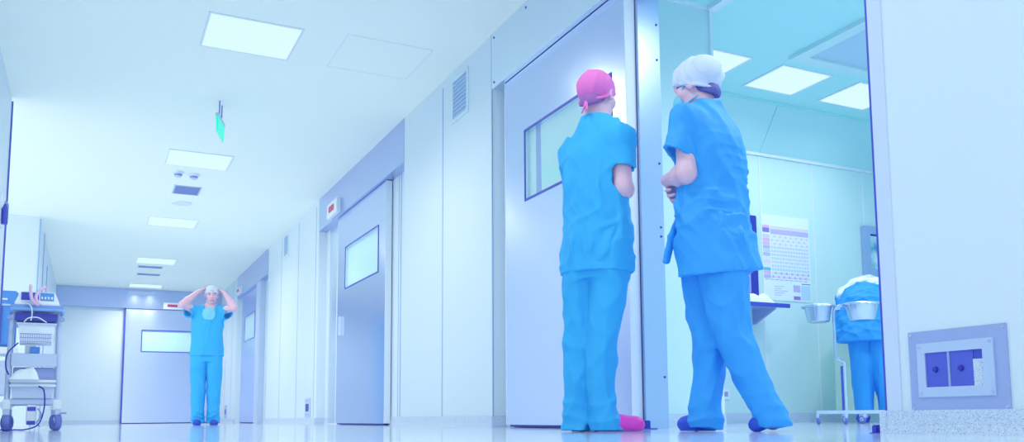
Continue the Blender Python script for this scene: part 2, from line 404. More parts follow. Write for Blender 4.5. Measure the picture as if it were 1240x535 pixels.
# steel hatch low on the right wall
t = empty('wall_hatch', 'steel plate with a dark window low on the right wall', 'wall hatch', (WR, 1.908, 0.076))
def plate(y0, y1, z0, z1, a0, a1): return box(BM(), -a1, -a0, y0, y1, z0, z1, 0.0015)
bmp = BM(); wy0, wy1, wz0, wz1 = -0.10, 0.112, 0.078, 0.191
def ringp(y0, y1, z0, z1, a0, a1):
    b = BM(); slab_with_hole(b, -a1, -a0, y0, y1, z0, z1, wy0, wy1, wz0, wz1); return b
M_hplate = mat('hatch_steel', C(172, 186, 232), 0.4, metal=0.55)
M_hplate2 = mat('hatch_frame_steel', C(196, 212, 244), 0.4, metal=0.4)
obj('plate', ringp(-0.181, 0.179, 0.0, 0.264, 0.0, 0.006), M_hplate, t)
obj('frame', ringp(-0.138, 0.143, 0.046, 0.224, 0.006, 0.012), M_hplate2, t)
obj('back_panel', box(BM(), -0.004, -0.001, wy0 - 0.004, wy1 + 0.004, wz0 - 0.004, wz1 + 0.004), M_navy, t)
bm = BM(); box(bm, -0.0065, -0.004, wy0 + 0.036, wy1, wz0, wz1); 
obj('sliding_glass', bm, mat('hatch_glass', C(84, 98, 212), 0.15), t)
obj('divider', box(BM(), -0.010, -0.006, 0.020, 0.028, wz0, wz1), M_grey, t)
bm = BM(); box(bm, -0.008, -0.004, wy0, wy0 + 0.036, wz0, wz1 - 0.03); obj('side_strip', bm, M_terr, t)
for y in (0.075, -0.02):
    obj('knob', lathe(BM(), [(0.0, -0.016), (0.008, -0.015), (0.010, -0.006)], 16, (0, y, 0.135), 'x'), M_dark, t, True)
for y, z, a in ((-0.17, 0.253, .006), (0.168, 0.253, .006), (-0.17, 0.011, .006), (0.168, 0.011, .006), (-0.128, 0.212, .012), (0.133, 0.058, .012), (0.133, 0.212, .012), (-0.128, 0.058, .012)):
    obj('screw', lathe(BM(), [(0.0, -a - 0.004), (0.0045, -a - 0.003), (0.006, -a + 0.001)], 12, (0, y, z), 'x'), M_chrome, t, True)

# floor guides of the large door
t = empty('floor_guide', 'small dark floor guide at the foot of the large steel door', 'door guide', (2.545, 3.80, 0))
obj('block', box(BM(), -0.018, 0.014, -0.012, 0.02, 0, 0.045, 0.003), M_dark, t)
obj('base_plate', box(BM(), -0.02, 0.05, -0.02, 0.03, 0, 0.006), M_navy, t)
t = empty('floor_stop', 'small dark stop on the floor against the right door edge', 'door stop', (2.475, 2.245, 0))
obj('block', box(BM(), -0.02, 0.02, -0.012, 0.014, 0, 0.03, 0.004), M_dark, t)
obj('base_plate', box(BM(), -0.022, 0.022, -0.02, 0.02, 0, 0.004), M_navy, t)

# bracket on the left wall
t = empty('wall_dispenser', 'dark wall dispenser at the left picture edge above the cart', 'dispenser', (WL, 7.96, 1.61))
obj('back_plate', box(BM(), 0, 0.012, -0.08, 0.08, -0.02, 0.24), M_white, t)
obj('bottle', lathe(BM(), [(0.0, 0.0), (0.022, 0.0), (0.024, 0.12), (0.016, 0.14), (0.010, 0.16), (0.0, 0.16)], 20, (0.036, 0, 0.0)), M_navy, t, True)
obj('pump_lever', tube(BM(), curve_pts([(0.036, 0, 0.155), (0.036, 0, 0.18), (0.05, 0.03, 0.17), (0.052, 0.05, 0.14)], 6), 0.006, 8), M_grey, t, True)

# ----------------------------------------------------------------- equipment cart on the left
def caster(parent, x, y, r, wheel_w, mount_z, rz=0.0, name='caster'):
    c = obj(name, xform(prism(BM(), [(-0.02, mount_z), (0.02, mount_z), (0.03, r + 0.03), (0.018, r - 0.01), (-0.012, r - 0.01), (-0.022, r + 0.03)], 'x', -wheel_w * 0.9, wheel_w * 0.9),
                          Matrix.Translation((x, y, 0)) @ Matrix.Rotation(rz, 4, 'Z')), M_pale, parent)
    w = BM()
    lathe(w, [(r * 0.45, -wheel_w * 0.6), (r * 0.62, -wheel_w * 0.9), (r * 0.9, -wheel_w), (r, -wheel_w * 0.6), (r, wheel_w * 0.6), (r * 0.9, wheel_w), (r * 0.62, wheel_w * 0.9), (r * 0.45, wheel_w * 0.6)], 28, (0, 0.006, r), 'x')
    lathe(w, [(0.0, -wheel_w * 1.05), (r * 0.2, -wheel_w * 1.05), (r * 0.2, wheel_w * 1.05), (0.0, wheel_w * 1.05)], 14, (0, 0.006, r), 'x')
    wo = obj('wheel', xform(w, Matrix.Translation((x, y, 0)) @ Matrix.Rotation(rz, 4, 'Z')), M_rubber, c, True)
    return c
cart = empty('equipment_cart', 'white medical equipment cart on casters with a monitor device on top, left edge', 'cart', (-0.40, 7.75, 0), math.radians(2.95))
D = 0.40
for i, (x0, x1) in enumerate(((-0.150, -0.158), (0.168, 0.178))):
    for y in (0.0, D):
        obj('upright', tube(BM(), [(x1, y, 0.17), (x0, y, 0.94)], 0.017, 12), M_pale, cart, True)
for y in (0, D): obj('base_rail', box(BM(), -0.15, 0.17, y - 0.02, y + 0.02, 0.195, 0.245, 0.006), M_pale, cart)
obj('base_spine', box(BM(), -0.03, 0.05, 0, D, 0.20, 0.24), M_pale, cart)
for x in (-0.158, 0.178):
    for y in (0, D): obj('corner_block', box(BM(), x - 0.028, x + 0.028, y - 0.03, y + 0.03, 0.155, 0.235, 0.008), M_white, cart)
for x, y, a in ((-0.155, -0.005, 0.1), (0.182, -0.005, 0.25), (-0.15, D, 0.5), (0.175, D, -0.4)): caster(cart, x, y, 0.064, 0.022, 0.165, a)
obj('brake_pedal', box(BM(), 0.20, 0.245, -0.05, 0.0, 0.125, 0.138, 0.003), M_grey, cart)
tb = obj('top_tray', box(BM(), -0.158, 0.182, -0.035, D + 0.02, 0.925, 0.945, 0.006), M_white, cart)
for y in (-0.045, D + 0.016): obj('top_rim', box(BM(), -0.165, 0.19, y, y + 0.012, 0.905, 0.955, 0.004), M_soft, tb)
obj('front_handle', tube(BM(), curve_pts([(-0.158, -0.03, 0.885), (-0.158, -0.06, 0.90), (-0.13, -0.072, 0.915), (0.15, -0.072, 0.915), (0.182, -0.06, 0.90), (0.182, -0.03, 0.885)], 8), 0.012, 10), M_soft, cart, True)
obj('drawer_recess', box(BM(), -0.13, 0.15, -0.01, D - 0.03, 0.835, 0.895), M_navy, cart)
for x in (-0.165, 0.185):
    obj('clamp_knob', lathe(BM(), [(0.0, -0.03), (0.016, -0.03), (0.018, 0.0), (0.01, 0.02), (0, 0.02)], 14, (x, -0.03, 0.85), 'y'), M_grey, cart, True)
# basket with a wire front
bk = obj('basket', prism(BM(), [(-0.108, 0.805), (0.140, 0.805), (0.122, 0.665), (-0.092, 0.665)], 'y', -0.06, 0.24), M_white, cart)
w = BM()
for k in range(14): box(w, -0.085 + k * 0.0148, -0.0825 + k * 0.0148, -0.064, -0.060, 0.67, 0.73)
for z in (0.67, 0.70, 0.73): box(w, -0.09, 0.12, -0.065, -0.060, z, z + 0.004)
obj('wire_grid', w, M_grey, bk)
obj('rim', frame(BM(), 'z', 0.80, 0.815, -0.118, 0.15, -0.07, 0.25, 0.014), M_pale, bk)
sh = obj('shelf', box(BM(), -0.145, 0.165, -0.02, D, 0.570, 0.585, 0.004), M_pale, cart)
obj('shelf_front', box(BM(), -0.142, 0.163, -0.028, -0.012, 0.485, 0.580, 0.004), M_pale, sh)
obj('storage_box', box(BM(), -0.125, 0.150, 0.0, D - 0.03, 0.375, 0.480, 0.006), M_grey, cart)
lt = obj('lower_tray', prism(BM(), [(-0.135, 0.365), (0.155, 0.365), (0.14, 0.245), (-0.12, 0.245)], 'y', -0.03, D - 0.02), M_pale, cart)
for z in (0.330, 0.364): obj('tray_lip', box(BM(), -0.145, 0.165, -0.045, -0.028, z, z + 0.02, 0.004), M_white, lt)
obj('power_block', box(BM(), -0.025, 0.045, -0.03, 0.10, 0.045, 0.195, 0.008), M_white, cart)
for z in (0.15, 0.045): obj('power_socket', box(BM(), -0.018, 0.038, -0.036, -0.028, z, z + 0.03, 0.002), M_navy, cart)
obj('power_cable', tube(BM(), curve_pts([(0.05, -0.05, 0.335), (0.085, -0.09, 0.30), (0.092, -0.09, 0.17), (0.06, -0.10, 0.05), (-0.02, -0.11, 0.012), (-0.10, -0.12, 0.010), (-0.19, -0.10, 0.010)], 10), 0.0055, 8), M_dark, cart, True)
obj('side_cable', tube(BM(), curve_pts([(-0.10, -0.06, 0.66), (-0.165, -0.05, 0.58), (-0.172, -0.04, 0.48), (-0.15, -0.04, 0.42)], 10), 0.005, 8), M_dark, cart, True)
obj('plug_cable', tube(BM(), curve_pts([(0.05, -0.04, 0.17), (0.075, -0.06, 0.12), (0.05, -0.07, 0.06), (0.07, -0.08, 0.03)], 8), 0.005, 8), M_grey, cart, True)

# device standing on the cart
dev = empty('monitor_device', 'sloped blue screened device standing on top of the white cart', 'medical device', (-0.40, 7.75, 0.946), math.radians(2.95))
hb = prism(BM(), [(-0.03, 0.0), (0.30, 0.0), (0.30, 0.118), (0.03, 0.118), (-0.03, 0.022)], 'x', -0.138, 0.163)
for v in hb.verts:
    if v.co.z > 0.1: v.co.x = 0.012 + (v.co.x - 0.012) * 0.78
obj('housing', hb, M_white, dev)
def slope(bm, x0, x1, a, b, off):
    # panel on the sloped face, a..b fractions along slope
    A = Vector((0, -0.03, 0.022)); B = Vector((0, 0.03, 0.118)); n = Vector((0, -0.096, 0.06)).normalized()
    p = [A.lerp(B, a) + n * off, A.lerp(B, b) + n * off, A.lerp(B, b) - n * 0.004, A.lerp(B, a) - n * 0.004]
    v = [[bm.verts.new((x, q.y, q.z)) for q in p] for x in (x0, x1)]
    bm.faces.new(v[0]); bm.faces.new(v[1][::-1])
    for i in range(4): bm.faces.new((v[0][i], v[0][(i + 1) % 4], v[1][(i + 1) % 4], v[1][i]))
    return bm
obj('screen', slope(BM(), -0.098, 0.02, 0.25, 0.92, 0.003), M_navy, dev)
obj('control_panel', slope(BM(), 0.03, 0.122, 0.25, 0.92, 0.003), M_azure, dev)
for k in range(4): obj('button', slope(BM(), 0.036 + 0.022 * k, 0.048 + 0.022 * k, 0.35, 0.55, 0.009), M_white, dev)
for k in range(5): obj('button', slope(BM(), -0.09 + 0.02 * k, -0.08 + 0.02 * k, 0.05, 0.16, 0.008), M_white, dev)
obj('hose', tube(BM(), curve_pts([(-0.035, 0.10, 0.165), (-0.038, 0.02, 0.162), (-0.036, -0.045, 0.105), (-0.022, -0.075, 0.04), (0.02, -0.09, 0.0)], 10), 0.012, 10), M_hose, dev, True)
obj('hose', tube(BM(), curve_pts([(0.065, 0.10, 0.160), (0.05, 0.02, 0.155), (0.012, -0.04, 0.105), (0.0, -0.07, 0.05), (0.03, -0.092, 0.005)], 10), 0.012, 10), M_hose, dev, True)
obj('thin_tube', tube(BM(), curve_pts([(-0.06, -0.05, 0.02), (-0.03, -0.105, -0.01), (-0.02, -0.115, -0.06), (-0.025, -0.11, -0.12)], 10), 0.004, 8), M_white, dev, True)
obj('thin_tube', tube(BM(), curve_pts([(-0.07, -0.10, -0.13), (-0.04, -0.11, -0.10), (0.02, -0.115, -0.095), (0.08, -0.11, -0.13)], 10), 0.004, 8), M_white, dev, True)

def wavy(bm, x0, x1, y0, y1, z0, zt, amp, seed, nx=18, ny=12, taper=0.55):
    """crumpled cloth heap: a dense closed dome"""
    rnd = random.Random(seed); ph = [(rnd.uniform(0, 6), rnd.uniform(0, 6), rnd.uniform(9, 22), rnd.uniform(9, 22)) for _ in range(4)]
    top = []
    for j in range(ny + 1):
        row = []
        for i in range(nx + 1):
            u, v = i / nx, j / ny
            e = min(1, 4.5 * min(u, 1 - u)) ** 0.6 * min(1, 4.5 * min(v, 1 - v)) ** 0.6
            n = sum(math.sin(a + u * c + 1.7 * math.sin(b + v * d)) for a, b, c, d in ph) / 4
            z = z0 + (zt(u, v) if callable(zt) else zt) * e + amp * n * e
            row.append(bm.verts.new((x0 + (x1 - x0) * u, y0 + (y1 - y0) * v, max(z, z0 + 0.002))))
        top.append(row)
    for j in range(ny):
        for i in range(nx): bm.faces.new((top[j][i], top[j][i + 1], top[j + 1][i + 1], top[j + 1][i]))
    edge = top[0] + [r[-1] for r in top[1:]] + top[-1][::-1][1:] + [r[0] for r in top[::-1][1:-1]]
    low = [bm.verts.new((v.co.x, v.co.y, z0)) for v in edge]; n = len(edge)
    for k in range(n): bm.faces.new((edge[k], edge[(k + 1) % n], low[(k + 1) % n], low[k]))
    bm.faces.new(low[::-1]); return bm
wb = obj('cloth_bundle', wavy(BM(), -0.15, 0.05, -0.08, 0.16, 0.0, lambda u, v: 0.05 + 0.05 * min(u * 1.3, 1), 0.010, 5), M_linen, None, True, loc=(-0.40, 7.75, 0.384))
wb.rotation_euler = (0, 0, math.radians(2.95))
tag(wb, 'crumpled white cloth bundle on the lower tray of the cart', 'cloth')
sp = empty('supply_pack', 'small blue and white supply pack on the middle shelf of the cart', 'pack', (-0.40, 7.75, 0.586), math.radians(2.95))
obj('box', box(BM(), -0.055, 0.02, 0.02, 0.12, 0.0, 0.062, 0.004), M_white, sp)
obj('flap', box(BM(), -0.02, 0.045, -0.005, 0.018, 0.0, 0.05, 0.004), M_azure, sp)

# blue equipment trolley behind the cart, in the alcove
eq = empty('equipment_trolley', 'blue cabinet trolley half hidden behind the white cart', 'trolley', (-0.80, 8.98, 0), math.radians(4.6))
obj('cabinet', box(BM(), -0.22, 0.20, 0.0, 0.38, 0.73, 1.22, 0.012), M_azure, eq)
dr = obj('door', box(BM(), -0.20, 0.085, -0.014, 0.002, 0.75, 1.08, 0.006), mat('trolley_door_blue', C(56, 92, 205), 0.4), eq)
obj('handle', box(BM(), 0.05, 0.07, -0.03, -0.012, 0.82, 1.02, 0.004), M_dark, dr)
obj('white_strip', box(BM(), -0.20, 0.12, -0.010, 0.001, 1.135, 1.15), M_white, eq)
obj('white_strip', box(BM(), -0.20, 0.19, -0.012, 0.001, 1.085, 1.10), M_pale, eq)
obj('shelf', box(BM(), -0.24, 0.22, -0.04, 0.42, 0.66, 0.72, 0.008), M_white, eq)
obj('drawer_unit', box(BM(), -0.20, 0.18, 0.0, 0.36, 0.30, 0.60, 0.006), M_pale, eq)
obj('lower_shelf', box(BM(), -0.24, 0.22, -0.02, 0.40, 0.20, 0.24, 0.006), M_pale, eq)
for x in (-0.21, 0.19):
    for y in (0.02, 0.36): obj('upright', tube(BM(), [(x, y, 0.10), (x, y, 0.68)], 0.014, 10), M_white, eq, True)
for x in (-0.21, 0.19):
    for y in (0.02, 0.36): caster(eq, x, y, 0.05, 0.016, 0.12, 0.3)

# ----------------------------------------------------------------- operating room furniture
BW = 5.70
# colour-coded wall chart
ch = empty('wall_chart', 'white colour-coded planning chart on the operating room wall', 'poster', (5.015, BW, 1.03))
CW, CHH = 0.535, 0.735
obj('sheet', box(BM(), 0, CW, -0.006, 0, 0, CHH), M_linen, ch)
cm = {k: mat('chart_' + k, c, 0.7) for k, c in dict(purple=C(150, 120, 215), lilac=C(196, 184, 232), pink=C(228, 186, 226), rose=C(226, 206, 236), sky=C(190, 220, 246), teal=C(104, 196, 212), cream=C(226, 232, 244), ink=C(120, 134, 210), blush=C(230, 214, 236)).items()}
pbm = BM(); ck = list(cm)
def cr(k, x0, x1, z0, z1, o=0.0072): box(pbm, x0 * CW, x1 * CW, -o, -0.006, z0 * CHH, z1 * CHH, 0, ck.index(k))
cr('pink', 0.02, 0.16, 0.845, 0.875); cr('purple', 0.02, 0.16, 0.79, 0.843); cr('blush', 0.18, 0.98, 0.845, 0.87); cr('lilac', 0.18, 0.98, 0.775, 0.835)
lab = ['rose', 'pink', 'pink', 'lilac', 'sky', 'lilac', 'cream', 'blush', 'cream', 'teal', 'pink', 'lilac']
zt = 0.765
for k, n in enumerate(lab):
    z1 = 0.765 - k * 0.043; z0 = z1 - 0.038
    cr(n, 0.02, 0.16, z0, z1)
    for j in range(14):
        nm = ['cream', 'rose', 'sky', 'blush', 'lilac'][(k // 3 + (j * 7 + k * 3) % 2) % 5]
        if n == 'teal': nm = 'sky'
        x0 = 0.185 + j * 0.057; cr(nm, x0, x0 + 0.045, z0 + 0.006, z1 - 0.004)
for j in range(9): cr('ink', 0.04 + j * 0.1, 0.12 + j * 0.1, 0.238, 0.243)
cr('ink', 0.8, 0.98, 0.205, 0.215)
for k in range(5): cr('lilac', 0.22, 0.36 + 0.07 * (k % 3), 0.06 + k * 0.025, 0.066 + k * 0.025)
cr('lilac', 0.62, 0.76, 0.11, 0.19); cr('purple', 0.62, 0.76, 0.02, 0.06); cr('sky', 0.78, 0.98, 0.02, 0.19)
obj('lettering', pbm, [cm[k] for k in ck], ch)

# dark wall monitor left of the chart
mo = empty('wall_monitor', 'dark wall-mounted unit beside the chart, half hidden by the white-capped person', 'monitor', (4.44, BW, 1.04))
obj('case', box(BM(), 0, 0.49, -0.05, 0, 0, 0.69, 0.006), M_dark, mo)
obj('screen', box(BM(), 0.03, 0.40, -0.054, -0.048, 0.26, 0.66), M_navy, mo)
cp = obj('control_panel', box(BM(), 0.03, 0.40, -0.056, -0.048, 0.03, 0.23), mat('panel_lilac', C(150, 164, 228), 0.5), mo)
for k in range(5): obj('button', lathe(BM(), [(0, -0.064), (0.010, -0.062), (0.012, -0.054)], 12, (0.07 + 0.065 * k, 0, 0.16), 'y'), M_dark, cp, True)
# wall shelf with cloths
sf = empty('wall_shelf', 'steel wall shelf on a bracket below the dark monitor', 'shelf', (4.80, BW, 0.905))
obj('board', box(BM(), -0.34, 0.18, -0.34, 0, 0.018, 0.036, 0.004), M_steelh, sf)
obj('front_lip', box(BM(), -0.345, 0.185, -0.348, -0.335, 0.012, 0.045, 0.002), M_navy, sf)
for x in (-0.26, 0.10): obj('bracket', prism(BM(), [(0.0, 0.018), (-0.26, 0.018), (-0.26, 0.008), (-0.02, -0.09), (0.0, -0.09)], 'x', x - 0.012, x + 0.012), M_grey, sf)
g = obj('gauze_heap', wavy(BM(), -0.30, 0.10, -0.31, -0.06, 0.0, 0.085, 0.026, 11, 22, 14), M_linen, None, True, loc=(4.80, BW, 0.942))
tag(g, 'heap of crumpled white cloths on the steel wall shelf', 'cloth')
# socket
so = empty('wall_socket', 'small white socket low on the operating room wall', 'socket', (4.575, BW, 0.19))
obj('plate', box(BM(), -0.045, 0.045, -0.012, 0, 0, 0.09, 0.004), M_white, so)
obj('recess', box(BM(), -0.02, 0.02, -0.0135, -0.011, 0.025, 0.065, 0.0), M_grey, so)
# right hand wall screen
sc = empty('picture_screen', 'framed wall screen with an aqua picture beside the right door edge', 'screen', (6.18, BW, 1.30))
obj('frame', frame(BM(), 'y', -0.05, 0, 0, 0.75, 0, 0.46, 0.07), M_vent, sc)
pm = mat('picture_aqua', C(90, 190, 215), 0.3); nt = pm.node_tree; b = nt.nodes['Principled BSDF']
tc = nt.nodes.new('ShaderNodeTexCoord'); nz = nt.nodes.new('ShaderNodeTexNoise'); nz.inputs['Scale'].default_value = 6; rp = nt.nodes.new('ShaderNodeValToRGB')
e = rp.color_ramp.elements; e[0].position = 0.42; e[0].color = C(60, 160, 205); e[1].position = 0.62; e[1].color = C(214, 240, 246)
nt.links.new(tc.outputs['Object'], nz.inputs['Vector']); nt.links.new(nz.outputs['Fac'], rp.inputs['Fac']); nt.links.new(rp.outputs['Color'], b.inputs['Base Color'])
obj('picture', box(BM(), 0.065, 0.69, -0.035, -0.005, 0.065, 0.40), pm, sc)
obj('menu_bar', box(BM(), 0.065, 0.69, -0.038, -0.034, 0.375, 0.395), M_dark, sc)

# basin stand
AZ = math.atan2(4.7, 4.5)
st = empty('basin_stand', 'wheeled steel stand carrying two round basins in the operating room', 'stand', (4.7, 4.5, 0), -AZ)
obj('base_bar', box(BM(), -0.225, 0.225, -0.016, 0.016, 0.068, 0.092, 0.004), M_steelh, st)
obj('base_bar', box(BM(), -0.05, -0.018, -0.20, 0.20, 0.070, 0.090, 0.004), M_steelh, st)
for x, y in ((-0.215, 0.0), (0.215, 0.0), (-0.034, -0.19), (-0.034, 0.19), (0.08, 0.0)): caster(st, x, y, 0.028, 0.010, 0.072, 0.5 + 3 * x)
obj('pole', tube(BM(), [(-0.027, 0, 0.09), (-0.027, 0, 0.43)], 0.0115, 12), M_steelh, st, True)
obj('sleeve', tube(BM(), [(-0.046, 0, 0.09), (-0.046, 0, 0.40)], 0.007, 10), M_navy, st, True)
obj('neck', tube(BM(), curve_pts([(-0.027, 0, 0.40), (-0.035, 0, 0.43), (-0.07, 0, 0.455), (-0.082, 0, 0.50), (-0.082, 0, 0.62), (-0.082, 0, 0.76), (-0.068, 0, 0.81), (-0.02, 0, 0.825)], 10), 0.0105, 12), M_chrome, st, True)
for cx, r in ((-0.185, 0.112), (0.105, 0.127)):
    obj('ring', tube(BM(), [(cx + r * math.cos(2 * PI * k / 40), r * math.sin(2 * PI * k / 40), 0.822) for k in range(40)], 0.006, 8, True), M_chrome, st, True)
obj('cross_arm', tube(BM(), [(-0.083, 0, 0.800), (-0.035, 0, 0.806)], 0.008, 10), M_chrome, st, True)
def basin(cx, r, label):
    o = empty('basin', label, 'basin', (4.7 + cx * math.cos(-AZ), 4.5 + cx * math.sin(-AZ), 0.712), 0, 'steel basins on the wheeled stand')
    h = 0.112; rb = r * 0.62
    bm = BM(); lathe(bm, [(0, 0), (rb, 0), (rb + 0.008, 0.006), (r - 0.012, h), (r - 0.016, h), (rb, 0.012), (0, 0.008)], 44)
    obj('bowl', bm, M_chrome, o, True)
    obj('rim', lathe(BM(), [(r - 0.014, h - 0.002), (r + 0.008, h + 0.0), (r + 0.010, h + 0.006), (r + 0.004, h + 0.010), (r - 0.014, h + 0.006), (r - 0.014, h - 0.002)], 44), M_steelh, o, True)
    return o
basin(-0.185, 0.108, 'left of two round steel basins, against the bare green wall')
basin(0.105, 0.123, 'right of two round steel basins, before the blue gowned person')

# draped table in front of the gowned person
AG = math.atan2(5.15, 4.85)
tbm = empty('operating_table', 'table under a pale green drape behind the gowned person', 'table', (5.15, 4.85, 0), -AG)
def drape_side(bm, pts, z0, z1, amp, n=90, seed=3):
    """pleated hanging cloth around an outline, closed on top"""
    rnd = random.Random(seed); L = [0]
    P = [Vector((p[0], p[1], 0)) for p in pts] ; P.append(P[0])
    for a, b in zip(P, P[1:]): L.append(L[-1] + (b - a).length)
    rows = []
    for zi in range(9):
        f = zi / 8; row = []
        for k in range(n):
            s = L[-1] * k / n; i = max(j for j in range(len(L) - 1) if L[j] <= s)
            q = P[i].lerp(P[i + 1], (s - L[i]) / (L[i + 1] - L[i])); d = (P[i + 1] - P[i]).normalized(); nn = Vector((d.y, -d.x, 0))
            q = q + nn * (amp * (1 - f) * (math.sin(s * 34 + 1.3 * math.sin(s * 9)) + 0.6))
            row.append(bm.verts.new((q.x, q.y, z0 + (z1 - z0) * f)))
        rows.append(row)
    for A, B in zip(rows, rows[1:]):
        for k in range(n): bm.faces.new((A[k], A[(k + 1) % n], B[(k + 1) % n], B[k]))
    bm.faces.new(rows[-1]); return bm
obj('drape', drape_side(BM(), [(-0.16, 0.50), (0.95, 0.50), (0.95, 0.86), (-0.16, 0.86)], 0.085, 0.80, 0.010), M_drape, tbm, True)
obj('table_top', box(BM(), -0.14, 0.93, 0.52, 0.84, 0.74, 0.79, 0.01), M_steelh, tbm)
for x in (-0.11, 0.90):
    for y in (0.55, 0.81): obj('leg', tube(BM(), [(x, y, 0), (x, y, 0.75)], 0.016, 10), M_steelh, tbm, True)

# ----------------------------------------------------------------- people: distance-field bodies and clothes
V = lambda *a: np.array(a, dtype=np.float32)
def nrm(v): v = np.asarray(v, dtype=np.float32); return v / max(np.linalg.norm(v), 1e-9)
class Field:
    def __init__(s, lo, hi, h):
        s.lo = np.asarray(lo, np.float32); s.h = h
        n = np.ceil((np.asarray(hi) - s.lo) / h).astype(int) + 1
        s.ax = [(s.lo[i] + h * np.arange(n[i])).astype(np.float32) for i in range(3)]
        s.d = np.full(tuple(n), 1.0, np.float32)
    def sub(s, lo, hi):
        sl = []
        for i in range(3):
            a = int(np.clip(math.floor((lo[i] - s.lo[i]) / s.h), 0, len(s.ax[i]))); b = int(np.clip(math.ceil((hi[i] - s.lo[i]) / s.h) + 1, 0, len(s.ax[i])))
            sl.append(slice(a, b))
        sl = tuple(sl)
        X, Y, Z = s.ax[0][sl[0]][:, None, None], s.ax[1][sl[1]][None, :, None], s.ax[2][sl[2]][None, None, :]
        return sl, X, Y, Z
    def join(s, sl, new, k):
        d = s.d[sl]
        if d.size == 0: return
        if k <= 0: s.d[sl] = np.minimum(d, new); return
        hh = np.clip(0.5 + 0.5 * (d - new) / k, 0, 1)
        s.d[sl] = d * (1 - hh) + new * hh - k * hh * (1 - hh)
    def conef(s, a, b, ra, rb, X, Y, Z, flat=None):
        a = np.asarray(a, np.float32); b = np.asarray(b, np.float32); ab = b - a; L2 = max(float(ab @ ab), 1e-9)
        px, py, pz = X - a[0], Y - a[1], Z - a[2]
        t = np.clip((px * ab[0] + py * ab[1] + pz * ab[2]) / L2, 0, 1)
        qx, qy, qz = px - t * ab[0], py - t * ab[1], pz - t * ab[2]
        q2 = qx * qx + qy * qy + qz * qz
        if flat is not None:
            n, f = flat; qn = qx * n[0] + qy * n[1] + qz * n[2]; q2 = q2 + (f * f - 1) * qn * qn
        return np.sqrt(np.maximum(q2, 0)) - (ra + (rb - ra) * t)
    def cone(s, a, b, ra, rb, k=0.02, flat=None, cut=None):
        m = max(ra, rb) + 0.05
        lo = np.minimum(a, b) - m; hi = np.maximum(a, b) + m; sl, X, Y, Z = s.sub(lo, hi)
        new = s.conef(a, b, ra, rb, X, Y, Z, flat)
        if cut is not None:
            p, n = cut; new = np.maximum(new, (X - p[0]) * n[0] + (Y - p[1]) * n[1] + (Z - p[2]) * n[2])
        s.join(sl, new, k)
    def carve_cone(s, a, b, ra, rb, flat=None):
        m = max(ra, rb) + 0.05
        sl, X, Y, Z = s.sub(np.minimum(a, b) - m, np.maximum(a, b) + m)
        s.d[sl] = np.maximum(s.d[sl], -s.conef(a, b, ra, rb, X, Y, Z, flat))
    def ellf(s, c, r, A, X, Y, Z):
        x, y, z = X - c[0], Y - c[1], Z - c[2]; k0 = 0; k1 = 0
        for i in range(3):
            q = x * A[i][0] + y * A[i][1] + z * A[i][2]; k0 = k0 + (q / r[i]) ** 2; k1 = k1 + (q / r[i] ** 2) ** 2
        k0 = np.sqrt(k0); k1 = np.sqrt(k1) + 1e-6
        return k0 * (k0 - 1) / k1
    def ell(s, c, r, A=((1, 0, 0), (0, 1, 0), (0, 0, 1)), k=0.02, carve=False, cut=None):
        m = max(r) + 0.05; c = np.asarray(c, np.float32); sl, X, Y, Z = s.sub(c - m, c + m); new = s.ellf(c, r, A, X, Y, Z)
        if cut is not None:
            for p, n in cut: new = np.maximum(new, (X - p[0]) * n[0] + (Y - p[1]) * n[1] + (Z - p[2]) * n[2])
        if carve: s.d[sl] = np.maximum(s.d[sl], -new)
        else: s.join(sl, new, k)
    def loft(s, rows, k=0.02, p=2.2, carve=False, cap=True):
        """rows: (z, cx, cy, rx, ry, yaw) ; stacked super-ellipses"""
        R = np.array(sorted(rows), np.float32); zs = R[:, 0]
        dense = np.linspace(zs[0], zs[-1], 200); cols = []
        for j in range(1, 6):
            v = np.interp(dense, zs, R[:, j]); ker = np.hanning(23); ker /= ker.sum()
            vp = np.concatenate([np.full(11, v[0]), v, np.full(11, v[-1])]); cols.append(np.convolve(vp, ker, 'valid'))
        m = max(R[:, 3].max(), R[:, 4].max()) + 0.06
        lo = (R[:, 1].min() - m, R[:, 2].min() - m, zs[0] - 0.06); hi = (R[:, 1].max() + m, R[:, 2].max() + m, zs[-1] + 0.06)
        sl, X, Y, Z = s.sub(lo, hi); z = Z.ravel()
        cx, cy, rx, ry, yw = [np.interp(z, dense, c)[None, None, :].astype(np.float32) for c in cols]
        x, y = X - cx, Y - cy; c, sn = np.cos(yw), np.sin(yw)
        a = np.abs(x * c + y * sn) / rx; b = np.abs(-x * sn + y * c) / ry
        e = (a ** p + b ** p) ** (1 / p)
        new = (e - 1) * np.minimum(rx, ry)
        if cap: new = np.maximum(new, np.maximum(zs[0] - Z, Z - zs[-1]))
        new = new.astype(np.float32)
        if carve: s.d[sl] = np.maximum(s.d[sl], -new)
        else: s.join(sl, new, k)
    def plane(s, p, n, box=None):
        if box is None: box = (s.lo, [a[-1] for a in s.ax])
        sl, X, Y, Z = s.sub(*box)
        s.d[sl] = np.maximum(s.d[sl], (X - p[0]) * n[0] + (Y - p[1]) * n[1] + (Z - p[2]) * n[2])
